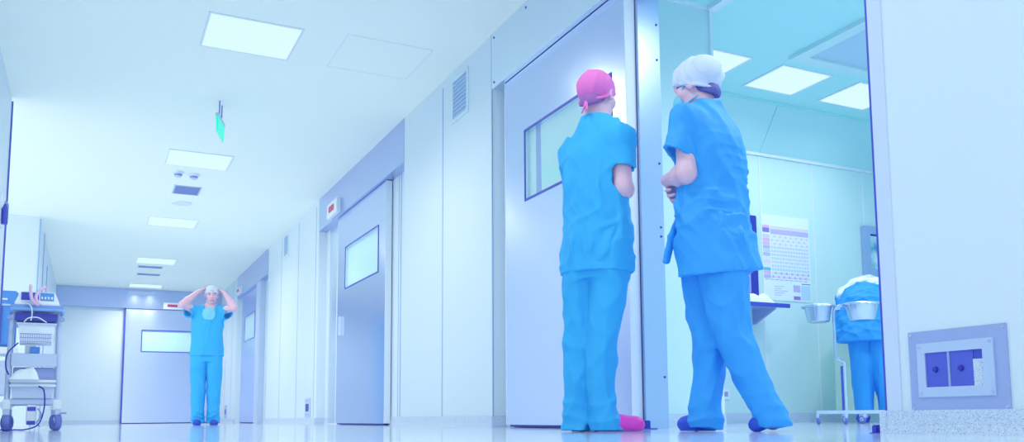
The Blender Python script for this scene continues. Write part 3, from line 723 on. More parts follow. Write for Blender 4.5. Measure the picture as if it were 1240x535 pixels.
    def wrinkle(s, amp, seed, lam=(0.05, 0.12), hang=(0, 0, 1), hs=0.3, n=5, box=None, mask=None, sharp=2.0):
        if box is None: box = (s.lo, [a[-1] for a in s.ax])
        sl, X, Y, Z = s.sub(*box); rnd = random.Random(seed); hang = nrm(hang); tot = 0
        d0 = s.d[sl]; near = np.abs(d0) < 0.04
        for i in range(n):
            k = nrm([rnd.gauss(0, 1), rnd.gauss(0, 1), rnd.gauss(0, 1)]); k = k - hang * float(k @ hang) * (1 - hs); k = nrm(k)
            w = 2 * PI / rnd.uniform(*lam); ph = rnd.uniform(0, 6.28)
            q = nrm([rnd.gauss(0, 1), rnd.gauss(0, 1), rnd.gauss(0, 1)]); wq = 2 * PI / rnd.uniform(0.2, 0.5)
            a = (X * k[0] + Y * k[1] + Z * k[2]) * w * 0.5 + ph + 1.1 * np.sin((X * q[0] + Y * q[1] + Z * q[2]) * wq + ph * 2)
            env = 0.5 + 0.5 * np.sin((X * q[1] + Y * q[2] + Z * q[0]) * wq * 0.8 + ph)
            tot = tot + (np.exp(-(np.sin(a) / 0.42) ** 2) * 1.25 - 0.12 + 0.15 * np.cos(2 * a)) * env
        tot = tot * (amp / n * 1.45)
        if mask is not None: tot = tot * mask(X, Y, Z)
        s.d[sl] = np.where(near, d0 - tot, d0).astype(np.float32)
    def stack(s, amp, lam, ztop, seed=1):
        """cloth bunched in rolls above the ankle"""
        sl, X, Y, Z = s.sub(s.lo, [a[-1] for a in s.ax]); d0 = s.d[sl]
        a = Z * 2 * PI / lam + 1.7 * np.sin(X * 23 + seed) + 1.4 * np.sin(Y * 21 + 2 * seed) + 1.2 * np.sin(Z * 20 + X * 12)
        e = np.clip((ztop - Z) / ztop, 0, 1)
        s.d[sl] = np.where(np.abs(d0) < 0.04, d0 - amp * e * (1 - 1.6 * np.abs(np.sin(a * 0.5)) ** 0.7), d0)
    def mesh(s):
        d = s.d; S = d < 0
        n = np.array(d.shape); cnt = np.zeros(n - 1, np.int8)
        for i in (0, 1):
            for j in (0, 1):
                for k in (0, 1): cnt += S[i:n[0] - 1 + i, j:n[1] - 1 + j, k:n[2] - 1 + k]
        act = np.argwhere((cnt > 0) & (cnt < 8)); idx = np.full(n - 1, -1, np.int32); idx[tuple(act.T)] = np.arange(len(act))
        acc = np.zeros((len(act), 3), np.float64); num = np.zeros(len(act))
        offs = [(0, 0, 0), (1, 0, 0), (0, 1, 0), (1, 1, 0), (0, 0, 1), (1, 0, 1), (0, 1, 1), (1, 1, 1)]
        val = [d[tuple((act + o).T)] for o in offs]
        for a in range(8):
            for b in range(a + 1, 8):
                df = np.abs(np.array(offs[a]) - offs[b])
                if df.sum() != 1: continue
                va, vb = val[a], val[b]; m = (va < 0) != (vb < 0)
                t = np.where(m, va / np.where(m, va - vb, 1), 0)[:, None]
                acc += np.where(m[:, None], np.array(offs[a]) + t * (np.array(offs[b]) - np.array(offs[a])), 0); num += m
        co = (act + acc / num[:, None]) * s.h + s.lo
        quads = []
        for ax in range(3):
            u, v = [(1, 2), (2, 0), (0, 1)][ax]
            sa = [slice(1, n[i] - 1) for i in range(3)]; sa[ax] = slice(0, n[ax] - 1)
            sb = list(sa); sb[ax] = slice(1, n[ax])
            A, B = S[tuple(sa)], S[tuple(sb)]; cr = np.argwhere(A != B)
            if not len(cr): continue
            base = cr + np.array([x.start for x in sa]); flip = A[tuple(cr.T)]
            eu = np.zeros(3, int); eu[u] = 1; ev = np.zeros(3, int); ev[v] = 1
            q = np.stack([idx[tuple((base - eu - ev).T)], idx[tuple((base - ev).T)], idx[tuple(base.T)], idx[tuple((base - eu).T)]], 1)
            q[~flip] = q[~flip][:, ::-1]; quads.append(q)
        return co, np.concatenate(quads)
    def build(s, name, m, parent=None, relax=1, mati=None):
        co, q = s.mesh()
        if relax:
            e = np.concatenate([q[:, [0, 1]], q[:, [1, 2]], q[:, [2, 3]], q[:, [3, 0]]])
            for _ in range(relax):
                sm = np.zeros_like(co); c = np.zeros(len(co)); 
                for a, b in ((0, 1), (1, 0)):
                    np.add.at(sm, e[:, a], co[e[:, b]]); np.add.at(c, e[:, a], 1)
                co = co * 0.5 + 0.5 * sm / np.maximum(c, 1)[:, None]
        me = bpy.data.meshes.new(name)
        me.vertices.add(len(co)); me.vertices.foreach_set('co', co.astype(np.float32).ravel())
        me.loops.add(q.size); me.loops.foreach_set('vertex_index', q.astype(np.int32).ravel())
        me.polygons.add(len(q)); me.polygons.foreach_set('loop_start', np.arange(0, q.size, 4, dtype=np.int32)); me.polygons.foreach_set('loop_total', np.full(len(q), 4, np.int32))
        me.polygons.foreach_set('use_smooth', np.ones(len(q), bool))
        ml = m if isinstance(m, (list, tuple)) else [m]
        for k in ml: me.materials.append(k)
        if mati is not None:
            ctr = co[q].mean(1); me.polygons.foreach_set('material_index', mati(ctr).astype(np.int32))
        me.update(calc_edges=True); me.validate()
        o = bpy.data.objects.new(name, me); return link(o, parent)

def rotm(axis, a):
    return np.array(Matrix.Rotation(a, 3, Vector([float(t) for t in axis])), np.float32)
def hand(F, W, d, n, side, curl=0.5, sc=1.0, spread=0.10):
    """palm with four unequal bent fingers and a thumb; d = pointing way, n = palm side, side=+1/-1 puts the thumb"""
    d = nrm(d); n = nrm(np.asarray(n) - d * float(np.dot(n, d))); l = np.cross(d, n) * side
    off = [0.030, 0.010, -0.010, -0.029]; kn = [0.086, 0.090, 0.085, 0.076]
    ln = [(0.040, 0.024, 0.019), (0.044, 0.028, 0.020), (0.041, 0.026, 0.019), (0.032, 0.020, 0.017)]
    for i in range(4):
        k = W + (d * kn[i] + l * off[i]) * sc
        F.cone(W + l * off[i] * 0.45 * sc + d * 0.005, k, 0.0150 * sc, 0.0105 * sc, 0.012)
        ang = curl * (0.75 + 0.12 * i); p = k; dd = nrm(d + l * spread * (1.5 - i))
        for j in range(3):
            R = rotm(np.cross(dd, n), ang * (0.7, 1.0, 0.6)[j]); dd2 = R @ dd
            if np.dot(dd2, n) < np.dot(dd, n) - 1e-6: dd2 = R.T @ dd
            q = p + dd2 * ln[i][j] * sc; r0 = (0.0094, 0.0086, 0.0078)[j] * sc
            F.cone(p, q, r0, r0 * 0.92, 0.003); p, dd = q, dd2
    t0 = W + (d * 0.022 + l * 0.022) * sc; t1 = t0 + (l * 0.026 + d * 0.030 + n * 0.012) * sc; t2 = t1 + (l * 0.008 + d * 0.030 + n * 0.012) * sc; t3 = t2 + (d * 0.024 + n * 0.008 - l * 0.002) * sc
    F.cone(t0, t1, 0.016 * sc, 0.0115 * sc, 0.010); F.cone(t1, t2, 0.0110 * sc, 0.0098 * sc, 0.003); F.cone(t2, t3, 0.0098 * sc, 0.0082 * sc, 0.003)
def head(F, c, f, u):
    """skull, jaw, nose, brow, ears, lips around centre c; returns feature points"""
    f = nrm(f); u = nrm(np.asarray(u) - f * float(np.dot(u, f))); s = np.cross(f, u); A = (s, f, u)
    P = lambda a, b, e: c + s * a + f * b + u * e
    F.ell(P(0, -0.008, 0.030), (0.074, 0.094, 0.086), A, 0.01)
    F.ell(P(0, 0.022, -0.045), (0.056, 0.066, 0.068), A, 0.03)
    F.ell(P(0, 0.062, -0.092), (0.026, 0.024, 0.020), A, 0.025)
    for q in (-1, 1):
        F.ell(P(q * 0.040, 0.052, -0.022), (0.026, 0.026, 0.024), A, 0.02)        # cheek
        F.ell(P(q * 0.031, 0.090, 0.008), (0.019, 0.014, 0.013), A, carve=True)   # eye socket
        F.ell(P(q * 0.030, 0.074, 0.007), (0.013, 0.0135, 0.0115), A, 0.003)      # eyeball and lids
        F.cone(P(q * 0.012, 0.090, 0.024), P(q * 0.046, 0.078, 0.025), 0.008, 0.006, 0.010)
        F.ell(P(q * 0.077, -0.006, -0.004), (0.009, 0.022, 0.032), A, 0.006)
        F.ell(P(q * 0.083, 0.000, -0.002), (0.005, 0.010, 0.016), A, carve=True)
        F.ell(P(q * 0.011, 0.093, -0.034), (0.010, 0.010, 0.008), A, 0.006)
    F.cone(P(0, 0.088, 0.012), P(0, 0.106, -0.030), 0.0085, 0.0125, 0.010)
    F.cone(P(-0.020, 0.080, -0.064), P(0.020, 0.080, -0.064), 0.0062, 0.0062, 0.006)
    F.cone(P(-0.017, 0.080, -0.075), P(0.017, 0.080, -0.075), 0.0068, 0.0068, 0.006)
    return dict(eyes=[P(-0.030, 0.086, 0.007), P(0.030, 0.086, 0.007)], lips=P(0, 0.084, -0.070), brows=[P(-0.03, 0.094, 0.028), P(0.03, 0.094, 0.028)], s=s, f=f, u=u, c=c)
def skin_index(H):
    def fn(p):
        r = np.zeros(len(p), np.int32)
        L = p - H['lips']; r[(np.abs(L @ H['s']) < 0.024) & (np.abs(L @ H['u']) < 0.011) & (np.abs(L @ H['f']) < 0.02)] = 1
        for e in H['eyes']: r[np.linalg.norm(p - e, axis=1) < 0.0075] = 2
        for b in H['brows']:
            B = p - b; r[(np.abs(B @ H['s']) < 0.018) & (np.abs(B @ H['u']) < 0.004) & (np.abs(B @ H['f']) < 0.02)] = 3
        return r
    return fn
SKINS = [M_skin, M_lips, M_eye, M_brow]
def foot(F, ank, toe, k=0.02):
    ank = np.asarray(ank, np.float32); toe = np.asarray(toe, np.float32); d = toe - ank; d[2] = 0; d = nrm(d); l = V(-d[1], d[0], 0)
    heel = ank - d * 0.035; heel[2] = toe[2] + max(0.0, ank[2] - 0.09 - toe[2]) + 0.032
    F.cone(ank, heel, 0.034, 0.028, k); F.cone(heel, toe - d * 0.06 + V(0, 0, 0.006), 0.028, 0.030, k, (V(0, 0, 1), 1.15))
    F.cone(ank + d * 0.02 - V(0, 0, 0.02), toe - d * 0.07 + V(0, 0, 0.008), 0.030, 0.026, k)
    F.cone(toe - d * 0.06 + l * 0.012, toe + l * 0.012, 0.026, 0.018, k); F.cone(toe - d * 0.06 - l * 0.014, toe - d * 0.015 - l * 0.018, 0.024, 0.016, k)
def limbs(F, J, legs=True):
    for sd in 'LR':
        F.cone(J['sh' + sd], J['el' + sd], 0.049, 0.041, 0.03); F.cone(J['el' + sd], J['el' + sd] * 0.7 + J['wr' + sd] * 0.3, 0.042, 0.044, 0.02)
        F.cone(J['el' + sd] * 0.7 + J['wr' + sd] * 0.3, J['wr' + sd], 0.044, 0.026, 0.02)
        F.cone(J['neck'] - V(0, 0, 0.05), J['sh' + sd], 0.050, 0.048, 0.04)
        F.cone(J['chest'], J['sh' + sd], 0.088, 0.048, 0.03, (nrm(np.cross(V(0,0,1), J['shR'] - J['shL'])), 1.15))
        if legs:
            F.cone(J['hip' + sd], J['kn' + sd], 0.080, 0.052, 0.04); F.cone(J['kn' + sd], J['kn' + sd] * 0.65 + J['an' + sd] * 0.35, 0.052, 0.050, 0.02)
            F.cone(J['kn' + sd] * 0.65 + J['an' + sd] * 0.35, J['an' + sd], 0.050, 0.032, 0.02); foot(F, J['an' + sd], J['toe' + sd])
            F.cone(J['pelvis'], J['hip' + sd], 0.082, 0.080, 0.03)
    r = nrm(J['shR'] - J['shL']); fw = np.cross(V(0, 0, 1), r)
    F.cone(J['pelvis'], J['waist'], 0.118, 0.108, 0.05, (fw, 1.40)); F.cone(J['waist'], J['chest'], 0.108, 0.126, 0.05, (fw, 1.40))
    F.cone(J['chest'], J['neck'] - V(0, 0, 0.06), 0.112, 0.066, 0.05, (fw, 1.25))
    F.cone(J['neck'] - V(0, 0, 0.06), J['head'] - J['hu'] * 0.05 - J['hf'] * 0.02, 0.058, 0.050, 0.03)
def person_body(label, J, P, az, lo, hi, hands, h=0.0055, group=None):
    F = Field(lo, hi, h); limbs(F, J); Hd = head(F, J['head'], J['hf'], J['hu'])
    for W, d, n, sd, c in hands: hand(F, W, d, n, sd, c)
    o = F.build('person', SKINS, None, 1, skin_index(Hd)); o.location = (P[0], P[1], 0); o.rotation_euler = (0, 0, -az)
    tag(o, label, 'person', group); return o, Hd
def sleeve(F, sh, el, r0, r1, k=0.03):
    d = nrm(el - sh); F.cone(sh, el + d * 0.08, r0, r1, k, cut=(el, d))
def hollow(F, sh, el, r):
    d = nrm(el - sh); F.carve_cone(el - d * 0.045, el + d * 0.06, r, r)

def cover_torso(F, J, g=0.010):
    r = nrm(J['shR'] - J['shL']); fw = np.cross(V(0, 0, 1), r)
    F.cone(J['pelvis'], J['waist'], 0.125 + g, 0.115 + g, 0.03, (fw, 1.32)); F.cone(J['waist'], J['chest'], 0.115 + g, 0.135 + g, 0.03, (fw, 1.32))
    F.cone(J['chest'], J['neck'] - V(0, 0, 0.07), 0.12 + g, 0.07 + g, 0.03, (fw, 1.18))
    for sd in 'LR':
        F.cone(J['chest'], J['sh' + sd], 0.10 + g, 0.05 + g, 0.03); F.cone(J['neck'] - V(0, 0, 0.055), J['sh' + sd], 0.050 + g, 0.048 + g, 0.03)
        F.cone(J['pelvis'], J['hip' + sd], 0.09 + g, 0.085 + g, 0.03)
def cover_legs(F, J, g=0.009, sides='LR'):
    for sd in sides:
        F.cone(J['hip' + sd], J['kn' + sd], 0.080 + g, 0.052 + g, 0.02); a = J['kn' + sd] * 0.65 + J['an' + sd] * 0.35
        F.cone(J['kn' + sd], a, 0.052 + g, 0.050 + g, 0.02); F.cone(a, J['an' + sd] * 0.85 + J['kn' + sd] * .15, 0.050 + g, 0.036 + g, 0.02)

def cap_piece(name, Hd, r, m, o, up_=0.032, back=0.014, seed=2, amp=0.006, fr=0.035, nape=-0.055, lam=(0.03, 0.07), tie=False):
    c, f, u, s = Hd['c'], Hd['f'], Hd['u'], Hd['s']; cc = c + u * up_ - f * back
    F = Field(cc - 0.17, cc + 0.17, 0.005)
    a = c + f * 0.085 + u * fr; b = c - f * 0.095 + u * nape; t = nrm(a - b); n = nrm(f * float(t @ u) - u * float(t @ f))
    F.ell(cc, r, (s, f, u), 0.0); F.wrinkle(amp, seed, lam, u, 0.25, 6)
    F.plane(b, n)
    # elastic hem roll
    for k in range(28):
        th0, th1 = 2 * PI * k / 28, 2 * PI * (k + 1) / 28; mid = (a + b) / 2; hl = np.linalg.norm(a - b) / 2
        q = lambda th: mid + t * hl * math.cos(th) + s * 0.079 * math.sin(th)
        F.cone(q(th0), q(th1), 0.0065, 0.0065, 0.006)
    if tie:
        F.cone(b, b - f * 0.02 - u * 0.05 + s * 0.015, 0.008, 0.005, 0.006); F.cone(b, b - f * 0.015 - u * 0.06 - s * 0.015, 0.008, 0.005, 0.006)
    return F.build(name, m, o, 1)
def hair_piece(Hd, m, o, drop=0.022, fr=0.035, nape=-0.055):
    c, f, u, s = Hd['c'], Hd['f'], Hd['u'], Hd['s']
    F = Field(c - 0.15, c + 0.15, 0.005); a = c + f * 0.085 + u * (fr - drop * 0.5); b = c - f * 0.095 + u * (nape - drop); t = nrm(a - b); n = nrm(f * float(t @ u) - u * float(t @ f))
    F.ell(c + u * 0.030 - f * 0.008, (0.0770, 0.097, 0.081), (s, f, u), 0.0); F.ell(c - f * 0.05 - u * 0.05, (0.06, 0.055, 0.05), (s, f, u), 0.02); F.plane(b, n); F.wrinkle(0.003, 4, (0.012, 0.02), u, 0.1, 5)
    return F.build('hair', m, o, 1)
def mask_piece(Hd, m, o):
    c, f, u, s = Hd['c'], Hd['f'], Hd['u'], Hd['s']
    F = Field(c - 0.15, c + 0.15, 0.0045); q = c + f * 0.055 - u * 0.050
    F.ell(q, (0.060, 0.064, 0.058), (s, f, u), 0.0); F.plane(q, -f); F.wrinkle(0.003, 9, (0.02, 0.03), s, 0.1, 4)
    for k in (-1, 1):
        F.cone(q + s * k * 0.055 + u * 0.02, c + s * k * 0.085 + u * 0.03, 0.005, 0.005, 0.003); F.cone(c + s * k * 0.085 + u * 0.03, c - f * 0.06 + s * k * 0.072 + u * 0.03, 0.005, 0.005, 0.003)
        F.cone(q + s * k * 0.052 - u * 0.03, c - f * 0.03 + s * k * 0.070 - u * 0.07, 0.005, 0.005, 0.003)
    return F.build('face_mask', m, o, 1)
def shoe(heel, toe, m, o, w=0.046, hgt=1.25, lift=0.0, name='clog', sole=None):
    heel = np.asarray(heel, np.float32); toe = np.asarray(toe, np.float32); d = nrm(toe - heel); dz = d.copy(); dz[2] = 0; dz = nrm(dz); l = V(-dz[1], dz[0], 0); up_ = np.cross(dz, l) if abs(d[2]) < 0.1 else np.cross(d, l)
    lo = np.minimum(heel, toe) - 0.09; hi = np.maximum(heel, toe) + 0.11; F = Field(lo, hi, 0.0045)
    F.cone(heel, toe, w * 0.80, w, 0.0, (up_, hgt)); F.cone(toe - d * 0.05, toe + d * 0.012, w * 1.0, w * 0.8, 0.02, (up_, hgt)); L0 = float(np.linalg.norm(toe - heel)); F.cone(toe - d * min(0.07, .5 * L0) + up_ * 0.012, toe - d * min(0.11, .75 * L0) + up_ * 0.03, w * 0.82, w * 0.78, 0.03, (up_, hgt))
    F.plane(heel - up_ * 0.030, -up_)
    F.ell(heel + d * 0.02 + up_ * 0.06, (0.05, 0.036, 0.05), (d, l, up_), carve=True)
    q = F.build(name, m, o, 1)
    sm = bmesh.new(); n = 26; pts = []
    for k in range(n):
        t = 2 * PI * k / n; x = math.cos(t); L = np.linalg.norm(toe - heel) / 2 + w * 0.92
        ww = w * (0.90 + 0.12 * x); p = (heel + toe) / 2 + d * L * x * (1 - 0.04 * abs(math.sin(t))) + l * ww * math.sin(t) * (1.0 if abs(x) < .5 else 1.0)
        pts.append(p)
    v0 = [sm.verts.new(tuple(p - up_ * 0.0295)) for p in pts]; v1 = [sm.verts.new(tuple(p - up_ * 0.018)) for p in pts]
    sm.faces.new(v0[::-1]); sm.faces.new(v1)
    for k in range(n): sm.faces.new((v0[k], v0[(k + 1) % n], v1[(k + 1) % n], v1[k]))
    obj('sole', sm, sole or m, q)
    return q
FL = V(0, 0, 0)
ZB = -0.02

# ---- person with the pink cap, seen from behind, in front of the large steel door
def nurse_pink():
    f = V(.62, .78, 0); r = V(.78, -.62, 0); yw = math.atan2(r[1], r[0])
    J = dict(head=V(.035, .012, 1.552), hf=nrm(V(.52, .85, -.06)), hu=V(0, 0, 1), neck=V(.028, .0, 1.45), chest=V(.022, 0, 1.24), waist=V(.018, 0, 1.03), pelvis=V(.02, 0, .88),
             shR=V(.130, -.092, 1.318), shL=V(-.086, .090, 1.292), elR=V(.142, -.108, 1.085), wrR=V(.165, .105, 1.115), elL=V(-.070, .175, 1.09), wrL=V(.075, .235, 1.09),
             hipR=V(.07, -.045, .82), hipL=V(-.04, .045, .82), knR=V(.036, -.03, .45), knL=V(-.066, .045, .45), anR=V(.040, -.03, .088), anL=V(-.078, .05, .088), toeR=V(.185, -.012, .030), toeL=V(-.035, .140, .030))
    hands = [(J['wrR'], V(-.75, .62, 0), V(-.62, -.75, 0), 1, .35), (J['wrL'], V(.7, -.6, 0.1), V(-.6, -.75, 0), -1, .35)]
    P = (2.02, 3.43); az = math.atan2(*P)
    o, Hd = person_body('person in azure scrubs and pink cap, back turned, before the large steel door', J, P, az, (-.30, -.32, ZB), (.34, .40, 1.72), hands)
    # tunic
    F = Field((-.28, -.32, .64), (.34, .32, 1.50), 0.006)
    F.loft([(.705, .016, 0, .172, .130, yw), (.80, .022, 0, .170, .128, yw), (.92, .024, 0, .164, .124, yw), (1.02, .018, 0, .156, .118, yw), (1.15, .018, 0, .158, .116, yw), (1.24, .020, 0, .156, .110, yw), (1.31, .024, 0, .136, .096, yw), (1.375, .028, 0, .098, .080, yw), (1.44, .028, 0, .066, .066, yw), (1.47, .028, 0, .060, .060, yw)], 0.0, 2.3)
    for sd in 'LR': F.cone(V(.028, 0, 1.365), J['sh' + sd], .066, .056, .035)
    eR = V(.134, -.106, 1.175); sleeve(F, J['shR'], eR, .060, .064)
    eL = V(-.072, .145, 1.17); sleeve(F, J['shL'], eL, .060, .062)
    cover_torso(F, J)
    F.wrinkle(.017, 31, (.09, .20), (.25, 0, 1), .25, 5); F.wrinkle(.010, 8, (.05, .10), (.5, .3, .8), .5, 5, mask=lambda X, Y, Z: np.clip(1.25 - np.abs(Z - 1.02) * 3.2, 0.15, 1))
    F.plane((0, 0, .712), (-.02, 0, -1)); F.plane((.028, 0, 1.452), (0, 0, 1))
    hollow(F, J['shR'], eR, .052); hollow(F, J['shL'], eL, .051)
    F.carve_cone(V(.03, .0, 1.40), V(.032, .0, 1.50), .050, .062)
    F.build('scrub_top', M_scrub, o, 1)
    # trousers
    F = Field((-.28, -.26, ZB), (.32, .26, 1.0), 0.006)
    F.loft([(-.01, -.082, .05, .071, .082, 0), (.08, -.082, .05, .069, .080, 0), (.18, -.074, .048, .066, .076, 0), (.30, -.068, .046, .064, .076, 0), (.42, -.064, .045, .068, .080, 0), (.56, -.058, .042, .076, .092, 0), (.72, -.050, .04, .090, .105, 0), (.9, -.03, .03, .10, .11, 0)], 0.0, 2.1)
    F.loft([(-.01, .052, -.03, .074, .080, 0), (.05, .046, -.03, .068, .078, 0), (.12, .026, -.03, .058, .072, 0), (.20, .014, -.03, .055, .070, 0), (.28, .020, -.03, .060, .072, 0), (.40, .036, -.032, .068, .078, 0), (.54, .060, -.036, .078, .092, 0), (.70, .076, -.04, .086, .104, 0), (.9, .06, -.03, .10, .11, 0)], 0.008, 2.1)
    F.loft([(.68, .02, 0, .150, .112, yw), (.80, .02, 0, .158, .118, yw), (.97, .02, 0, .145, .108, yw)], 0.02, 2.2)
    cover_legs(F, J)
    F.wrinkle(.018, 12, (.10, .20), (.1, 0, 1), .15, 5); F.wrinkle(.010, 3, (.05, .09), (.6, .2, .7), .5, 5, mask=lambda X, Y, Z: np.clip(1.1 - np.abs(Z - .42) * 4, 0.1, 1)); F.stack(.007, .07, .24, 1)
    F.plane((0, 0, .007), (0, 0, -1))
    F.build('scrub_trousers', M_scrub, o, 1)
    hair_piece(Hd, mat('hair_plum', C(150, 96, 176), .7), o)
    cap_piece('surgical_cap', Hd, (.084, .104, .088), M_pink, o, tie=True, amp=.005)
    shoe(V(.035, -.030, .032), V(.168, -.014, .032), M_clog, o, name='clog', sole=mat('clog_sole', C(176, 60, 196), .5)); shoe(V(-.078, .058, .032), V(-.02, .150, .032), M_clog, o, name='clog', sole=MATS['clog_sole'])
    return o
nurse_pink()

# ---- person with the white bouffant cap, leaning in the doorway
def nurse_white():
    f = V(-.75, .66, 0); r = V(.66, .75, 0); yw = math.atan2(r[1], r[0])
    J = dict(head=V(.002, .03, 1.520), hf=nrm(V(-.88, .42, -.22)), hu=nrm(V(-.2, .1, 1)), neck=V(.034, .005, 1.41), chest=V(.052, 0, 1.22), waist=V(.058, 0, 1.0), pelvis=V(.065, 0, .86),
             shL=V(-.040, -.110, 1.325), shR=V(.112, .100, 1.275), elL=V(-.048, -.150, 1.082), wrL=V(-.138, .055, 1.112), elR=V(.04, .27, 1.09), wrR=V(-.098, .125, 1.085),
             hipR=V(.025, .05, .80), hipL=V(.10, -.055, .80), knR=V(.03, .07, .44), knL=V(.108, -.072, .45), anR=V(.005, .062, .088), anL=V(.262, -.057, .130), toeR=V(-.095, .105, .030), toeL=V(.215, -.068, .036))
    hands = [(J['wrL'], V(.35, .9, .1), V(.9, -.35, 0), 1, .5), (J['wrR'], V(-.30, -.78, -.5), V(.8, -.5, .1), 1, .6)]
    P = (2.33, 3.04); az = math.atan2(*P)
    o, Hd = person_body('person in blue scrubs and white bouffant cap, arms crossed, leaning in the open doorway', J, P, az, (-.30, -.34, ZB), (.42, .42, 1.70), hands)
    F = Field((-.28, -.34, .60), (.36, .34, 1.48), 0.006)
    F.loft([(.64, .090, 0, .200, .160, yw), (.70, .086, 0, .196, .156, yw), (.80, .066, 0, .186, .142, yw), (.92, .056, 0, .170, .126, yw), (1.02, .056, 0, .164, .118, yw), (1.14, .062, 0, .168, .120, yw), (1.24, .062, 0, .164, .118, yw), (1.31, .056, 0, .140, .106, yw), (1.365, .046, 0, .106, .088, yw), (1.415, .036, 0, .068, .066, yw), (1.46, .032, 0, .06, .06, yw)], 0.0, 2.3)
    for sd in 'LR': F.cone(V(.040, 0, 1.34), J['sh' + sd], .070, .058, .035)
    dL = nrm(V(-.075, -.03, -.17)); eL = V(-.082, -.135, 1.172)
    F.cone(J['shL'], eL + nrm(eL - J['shL']) * .08, .062, .072, .03, cut=(eL, nrm(V(-.45, -.1, -.85))))
    eR = V(.10, .19, 1.18); sleeve(F, J['shR'], eR, .060, .064)
    cover_torso(F, J)
    F.wrinkle(.018, 77, (.09, .18), (-.35, .1, 1), .3, 5); F.wrinkle(.013, 21, (.05, .10), (.8, .2, .35), .4, 5, mask=lambda X, Y, Z: np.clip(1.2 - np.abs(Z - 1.0) * 3.5, 0.1, 1))
    F.plane((-.03, 0, .668), nrm(V(.06, .13, -1))); F.plane((.034, 0, 1.428), nrm(V(-.15, .1, 1)))
    F.carve_cone(eL - nrm(eL - J['shL']) * .005, eL + nrm(eL - J['shL']) * .09, .050, .060); hollow(F, J['shR'], eR, .053)
    F.carve_cone(V(.034, .005, 1.385), V(.028, .01, 1.48), .050, .066)
    t = F.build('scrub_top', M_scrubb, o, 1)
    # waist tie hanging at the front
    F = Field((-.24, -.22, .66), (.02, .14, .96), 0.005)
    F.cone(V(-.085, -.04, .93), V(-.118, -.02, .84), .008, .013, .0, (V(.66, .75, 0), .6)); F.cone(V(-.118, -.02, .84), V(-.145, -.01, .735), .013, .012, .01, (V(.66, .75, 0), .6)); F.wrinkle(.004, 3, (.03, .05), (0, 0, 1), .4, 4)
    F.build('waist_tie', M_scrubb, t, 1)
    F = Field((-.22, -.28, ZB), (.42, .26, .98), 0.006)
    F.loft([(-.01, .000, .06, .074, .085, 0), (.07, .000, .06, .073, .085, 0), (.14, .004, .062, .066, .080, 0), (.20, .013, .064, .060, .076, 0), (.28, .026, .067, .060, .076, 0), (.40, .028, .068, .068, .082, 0), (.52, .024, .064, .082, .095, 0), (.64, .020, .056, .102, .110, 0), (.9, .035, .03, .11, .11, 0)], 0.0, 2.1)
    cover_legs(F, J, sides='R')
    F.plane((0, 0, .012), (0, 0, -1))
    G = Field((-.22, -.28, ZB), (.42, .26, .98), 0.006)
    G.loft([(-.02, .282, -.055, .068, .075, 0), (.04, .276, -.055, .076, .080, 0), (.10, .252, -.056, .075, .080, 0), (.16, .216, -.060, .070, .078, 0), (.24, .178, -.066, .066, .076, 0), (.32, .148, -.070, .066, .078, 0), (.42, .116, -.074, .072, .084, 0), (.52, .098, -.070, .086, .096, 0), (.64, .092, -.062, .102, .110, 0), (.9, .085, -.03, .11, .11, 0)], 0.0, 2.1)
    cover_legs(G, J, sides='L')
    G.plane((.26, 0, .030), nrm(V(.05, 0, -1)))
    F.d = np.minimum(F.d, G.d)
    F.loft([(.68, .070, 0, .165, .128, yw), (.80, .068, 0, .168, .130, yw), (.95, .06, 0, .15, .112, yw)], 0.02, 2.2)
    F.wrinkle(.018, 41, (.09, .18), (-.25, 0, 1), .2, 5); F.wrinkle(.011, 13, (.05, .09), (.8, .1, .5), .5, 5, mask=lambda X, Y, Z: np.clip(1.1 - np.abs(Z - .55) * 4, 0.15, 1)); F.stack(.008, .07, .22, 4)
    F.plane((0, 0, .006), (0, 0, -1))
    F.build('scrub_trousers', M_scrubb, o, 1)
    hair_piece(Hd, mat('hair_slate', C(92, 96, 176), .7), o, drop=.03)
    cap_piece('bouffant_cap', Hd, (.092, .114, .094), M_bouf, o, up_=.036, back=.022, amp=.020, seed=6, lam=(.025, .06))
    mask_piece(Hd, M_mask, o)
    shoe(V(.005, .062, .032), V(-.070, .098, .032), M_bshoe, o, name='shoe'); shoe(V(.285, -.050, .068), V(.220, -.068, .036), M_bshoe, o, w=.041, name='shoe')
    return o
nurse_white()

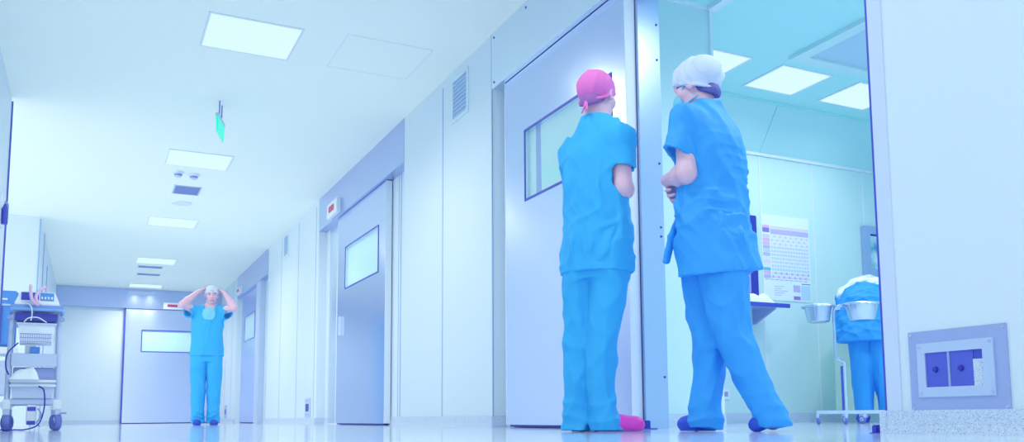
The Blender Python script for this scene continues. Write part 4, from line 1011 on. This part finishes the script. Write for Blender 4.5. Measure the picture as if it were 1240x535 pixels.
# ---- person at the far end, facing the viewer with both hands at the head
def nurse_far():
    J = dict(head=V(.005, -.01, 1.625), hf=nrm(V(.06, -1, -.12)), hu=V(0, -.08, 1), neck=V(-.012, 0, 1.50), chest=V(-.03, 0, 1.30), waist=V(-.03, 0, 1.08), pelvis=V(-.03, 0, .92),
             shR=V(-.185, .0, 1.425), shL=V(.125, .0, 1.425), elR=V(-.325, -.155, 1.475), wrR=V(-.150, -.045, 1.655), elL=V(.275, -.155, 1.455), wrL=V(.150, -.04, 1.655),
             hipR=V(-.12, 0, .86), hipL=V(.06, 0, .86), knR=V(-.115, -.01, .48), knL=V(.065, -.01, .48), anR=V(-.11, .02, .088), anL=V(.065, .02, .088), toeR=V(-.125, -.12, .03), toeL=V(.085, -.12, .03))
    hands = [(J['wrR'], V(.75, .45, .45), V(.5, -.2, -.8), 1, .5), (J['wrL'], V(-.75, .45, .45), V(-.5, -.2, -.8), -1, .5)]
    P = (1.305, 11.65); az = math.atan2(*P)
    o, Hd = person_body('person in azure scrubs far down the corridor, both hands raised to the head', J, P, az, (-.46, -.30, ZB), (.42, .30, 1.80), hands, .006)
    F = Field((-.34, -.28, .80), (.30, .28, 1.54), 0.007)
    F.loft([(.84, -.03, 0, .192, .138, 0), (1.0, -.03, 0, .182, .130, 0), (1.15, -.03, 0, .178, .122, 0), (1.30, -.03, 0, .184, .120, 0), (1.40, -.03, 0, .172, .104, 0), (1.46, -.025, 0, .115, .085, 0), (1.50, -.015, 0, .07, .07, 0)], 0.0, 2.4)
    eR = V(-.265, -.08, 1.385); eL = V(.205, -.08, 1.37)
    for sd, e in (('R', eR), ('L', eL)):
        F.cone(V(-.03, 0, 1.41), J['sh' + sd], .08, .062, .035); sleeve(F, J['sh' + sd], e, .064, .070); 
    cover_torso(F, J)
    F.wrinkle(.016, 5, (.10, .20), (0, 0, 1), .25, 5); F.plane((0, 0, .855), (0, 0, -1)); F.plane((-.015, 0, 1.49), (0, 0, 1))
    hollow(F, J['shR'], eR, .056); hollow(F, J['shL'], eL, .056); F.carve_cone(V(-.012, -.03, 1.44), V(-.012, -.11, 1.52), .055, .085); F.carve_cone(V(-.02, -.16, 1.36), V(-.012, -.10, 1.50), .02, .07)
    F.build('scrub_top', M_scrub, o, 1)
    F = Field((-.30, -.22, ZB), (.26, .22, 1.06), 0.007)
    for sx, c0, c1 in ((-1, -.112, -.12), (1, .068, .06)):
        F.loft([(.0, c0, .015, .076, .088, 0), (.2, c0, .012, .074, .085, 0), (.45, (c0 + c1) / 2, .0, .082, .092, 0), (.7, c1, 0, .098, .110, 0), (.92, c1 * .8, 0, .10, .115, 0)], 0.004, 2.2)
    F.loft([(.78, -.03, 0, .170, .118, 0), (.9, -.03, 0, .176, .124, 0), (1.03, -.03, 0, .165, .115, 0)], .02, 2.3)
    cover_legs(F, J)
    F.wrinkle(.016, 15, (.10, .18), (0, 0, 1), .2, 5); F.stack(.010, .06, .24, 2); F.plane((0, 0, .025), (0, 0, -1))
    F.build('scrub_trousers', M_scrub, o, 1)
    hair_piece(Hd, mat('hair_slate', C(92, 96, 176), .7), o, drop=.018)
    cap_piece('surgical_cap', Hd, (.082, .102, .086), M_bouf, o, seed=12, amp=.004)
    F = Field((-.14, -.20, 1.22), (.14, .10, 1.56), 0.006)
    F.ell(V(-.02, -.118, 1.37), (.078, .022, .085), k=0); F.cone(V(-.085, -.105, 1.41), V(-.075, .0, 1.505), .010, .009, .008); F.cone(V(.045, -.105, 1.41), V(.052, .0, 1.505), .010, .009, .008); F.wrinkle(.005, 2, (.03, .06), (1, 0, 0), .3, 5)
    F.build('lowered_mask', M_mask, o, 1)
    shoe(V(-.111, .02, .032), V(-.122, -.10, .032), M_bshoe, o, name='shoe'); shoe(V(.066, .02, .032), V(.082, -.10, .032), M_bshoe, o, name='shoe')
    return o
nurse_far()

# ---- gowned person bending over the draped table in the operating room
def surgeon():
    J = dict(head=V(.115, .60, 1.045), hf=nrm(V(0, .75, -.66)), hu=nrm(V(0, .66, .75)), neck=V(.10, .49, .99), chest=V(.10, .30, .94), waist=V(.09, .12, .89), pelvis=V(.085, .0, .84),
             shL=V(-.055, .40, .965), shR=V(.255, .40, .965), elL=V(-.085, .52, .875), wrL=V(.03, .70, .850), elR=V(.285, .52, .875), wrR=V(.19, .70, .850),
             hipL=V(.03, .0, .78), hipR=V(.17, .0, .78), knL=V(.035, .0, .43), knR=V(.185, .0, .43), anL=V(.035, .0, .088), anR=V(.20, .0, .088), toeL=V(.02, .13, .03), toeR=V(.215, .13, .03))
    hands = [(J['wrL'], V(.5, .85, -.1), V(.2, -.1, -1), 1, .3), (J['wrR'], V(-.5, .85, -.1), V(-.2, -.1, -1), -1, .3)]
    P = (5.15, 4.85); az = math.atan2(*P)
    o, Hd = person_body('person in blue gown bending over the draped table behind the basin stand', J, P, az, (-.26, -.24, ZB), (.46, .92, 1.22), hands, .0065)
    F = Field((-.26, -.28, .54), (.46, .66, 1.16), 0.007)
    F.loft([(.58, .070, .0, .205, .165, 0), (.70, .065, .01, .200, .160, 0), (.82, .065, .03, .195, .160, 0), (.92, .07, .08, .17, .16, 0)], 0.0, 2.4)
    F.cone(V(.07, .04, .86), V(.08, .30, .93), .165, .150, .04, (V(1, 0, 0), .88)); F.cone(V(.08, .30, .93), V(.10, .42, .965), .150, .09, .05, (V(1, 0, 0), .85))
    eL = V(-.085, .50, .885); eR = V(.285, .50, .885)
    for sd, e in (('L', eL), ('R', eR)): F.cone(V(.10, .36, .96), J['sh' + sd], .09, .068, .03); F.cone(J['sh' + sd], e, .068, .062, .03)
    cover_torso(F, J)
    F.wrinkle(.018, 9, (.08, .16), (1, 0, .2), .3, 5); F.wrinkle(.016, 19, (.05, .10), (1, .2, 0), .4, 5); F.plane((0, 0, .605), (0, 0, -1))
    g = F.build('gown', M_scrubd, o, 1)
    F = Field((-.20, .18, .90), (.42, .62, 1.22), 0.006)
    F.cone(V(-.075, .34, 1.02), V(.05, .36, 1.075), .050, .068, .02); F.cone(V(.05, .36, 1.075), V(.27, .37, 1.07), .068, .060, .03); F.wrinkle(.022, 33, (.035, .08), (.6, 0, .6), .4, 6)
    F.build('shoulder_cloth', M_linen, g, 1)
    F = Field((-.20, -.20, ZB), (.40, .24, .86), 0.007)
    F.loft([(.04, .042, .0, .066, .08, 0), (.3, .040, 0, .070, .085, 0), (.5, .038, 0, .084, .10, 0), (.75, .04, 0, .10, .11, 0)], 0.0, 2.1)
    F.loft([(.04, .205, .0, .058, .08, 0), (.2, .198, 0, .060, .08, 0), (.35, .175, 0, .074, .085, 0), (.5, .160, 0, .092, .10, 0), (.75, .16, 0, .10, .11, 0)], 0.004, 2.1)
    cover_legs(F, J)
    F.wrinkle(.017, 25, (.09, .16), (0, 0, 1), .2, 5); F.plane((0, 0, .075), (0, 0, -1)); F.build('scrub_trousers', M_scrubd, o, 1)
    hair_piece(Hd, MATS['hair_slate'], o)
    cap_piece('bouffant_cap', Hd, (.115, .125, .098), M_bouf, o, up_=.030, back=.030, amp=.010, seed=16)
    mask_piece(Hd, M_mask, o)
    shoe(V(.035, .0, .032), V(.024, .105, .032), M_bshoe, o, name='shoe'); shoe(V(.20, .0, .032), V(.213, .105, .032), M_bshoe, o, name='shoe')
    return o
surgeon()

# ----------------------------------------------------------------- world and camera
w = bpy.data.worlds.new('world'); SC.world = w; w.use_nodes = True
bg = w.node_tree.nodes['Background']; bg.inputs['Color'].default_value = (0.95, 0.97, 0.86, 1); bg.inputs['Strength'].default_value = 1.95
cd = bpy.data.cameras.new('camera'); cam = bpy.data.objects.new('camera', cd); COL.objects.link(cam)
f_px, px, py, pitch, yaw, roll = 1067.9074, 655.7388, 386.6116, 0.1094, 0.4728, -0.0098
fwd = Vector((math.sin(yaw) * math.cos(pitch), math.cos(yaw) * math.cos(pitch), math.sin(pitch)))
rt = Vector((math.cos(yaw), -math.sin(yaw), 0)); up = rt.cross(fwd)
r2 = rt * math.cos(roll) + up * math.sin(roll); u2 = up * math.cos(roll) - rt * math.sin(roll)
M = Matrix((r2, u2, -fwd)).transposed().to_4x4(); M.translation = (0, 0, H)
cam.matrix_world = M
cd.sensor_width = 36; cd.lens = f_px * 36 / 1240
cd.shift_x = -(px - 620) / 1240; cd.shift_y = (py - 267.5) / 1240
cd.clip_start = 0.02; cd.clip_end = 100
SC.camera = cam
vs = SC.view_settings; vs.view_transform = 'Standard'; vs.look = 'None'; vs.gamma = 1.0; vs.exposure = 0.0; vs.use_curve_mapping = False
SC.cycles.max_bounces = 10; SC.cycles.diffuse_bounces = 8; SC.cycles.glossy_bounces = 5
SC.cycles.sample_clamp_indirect = 6
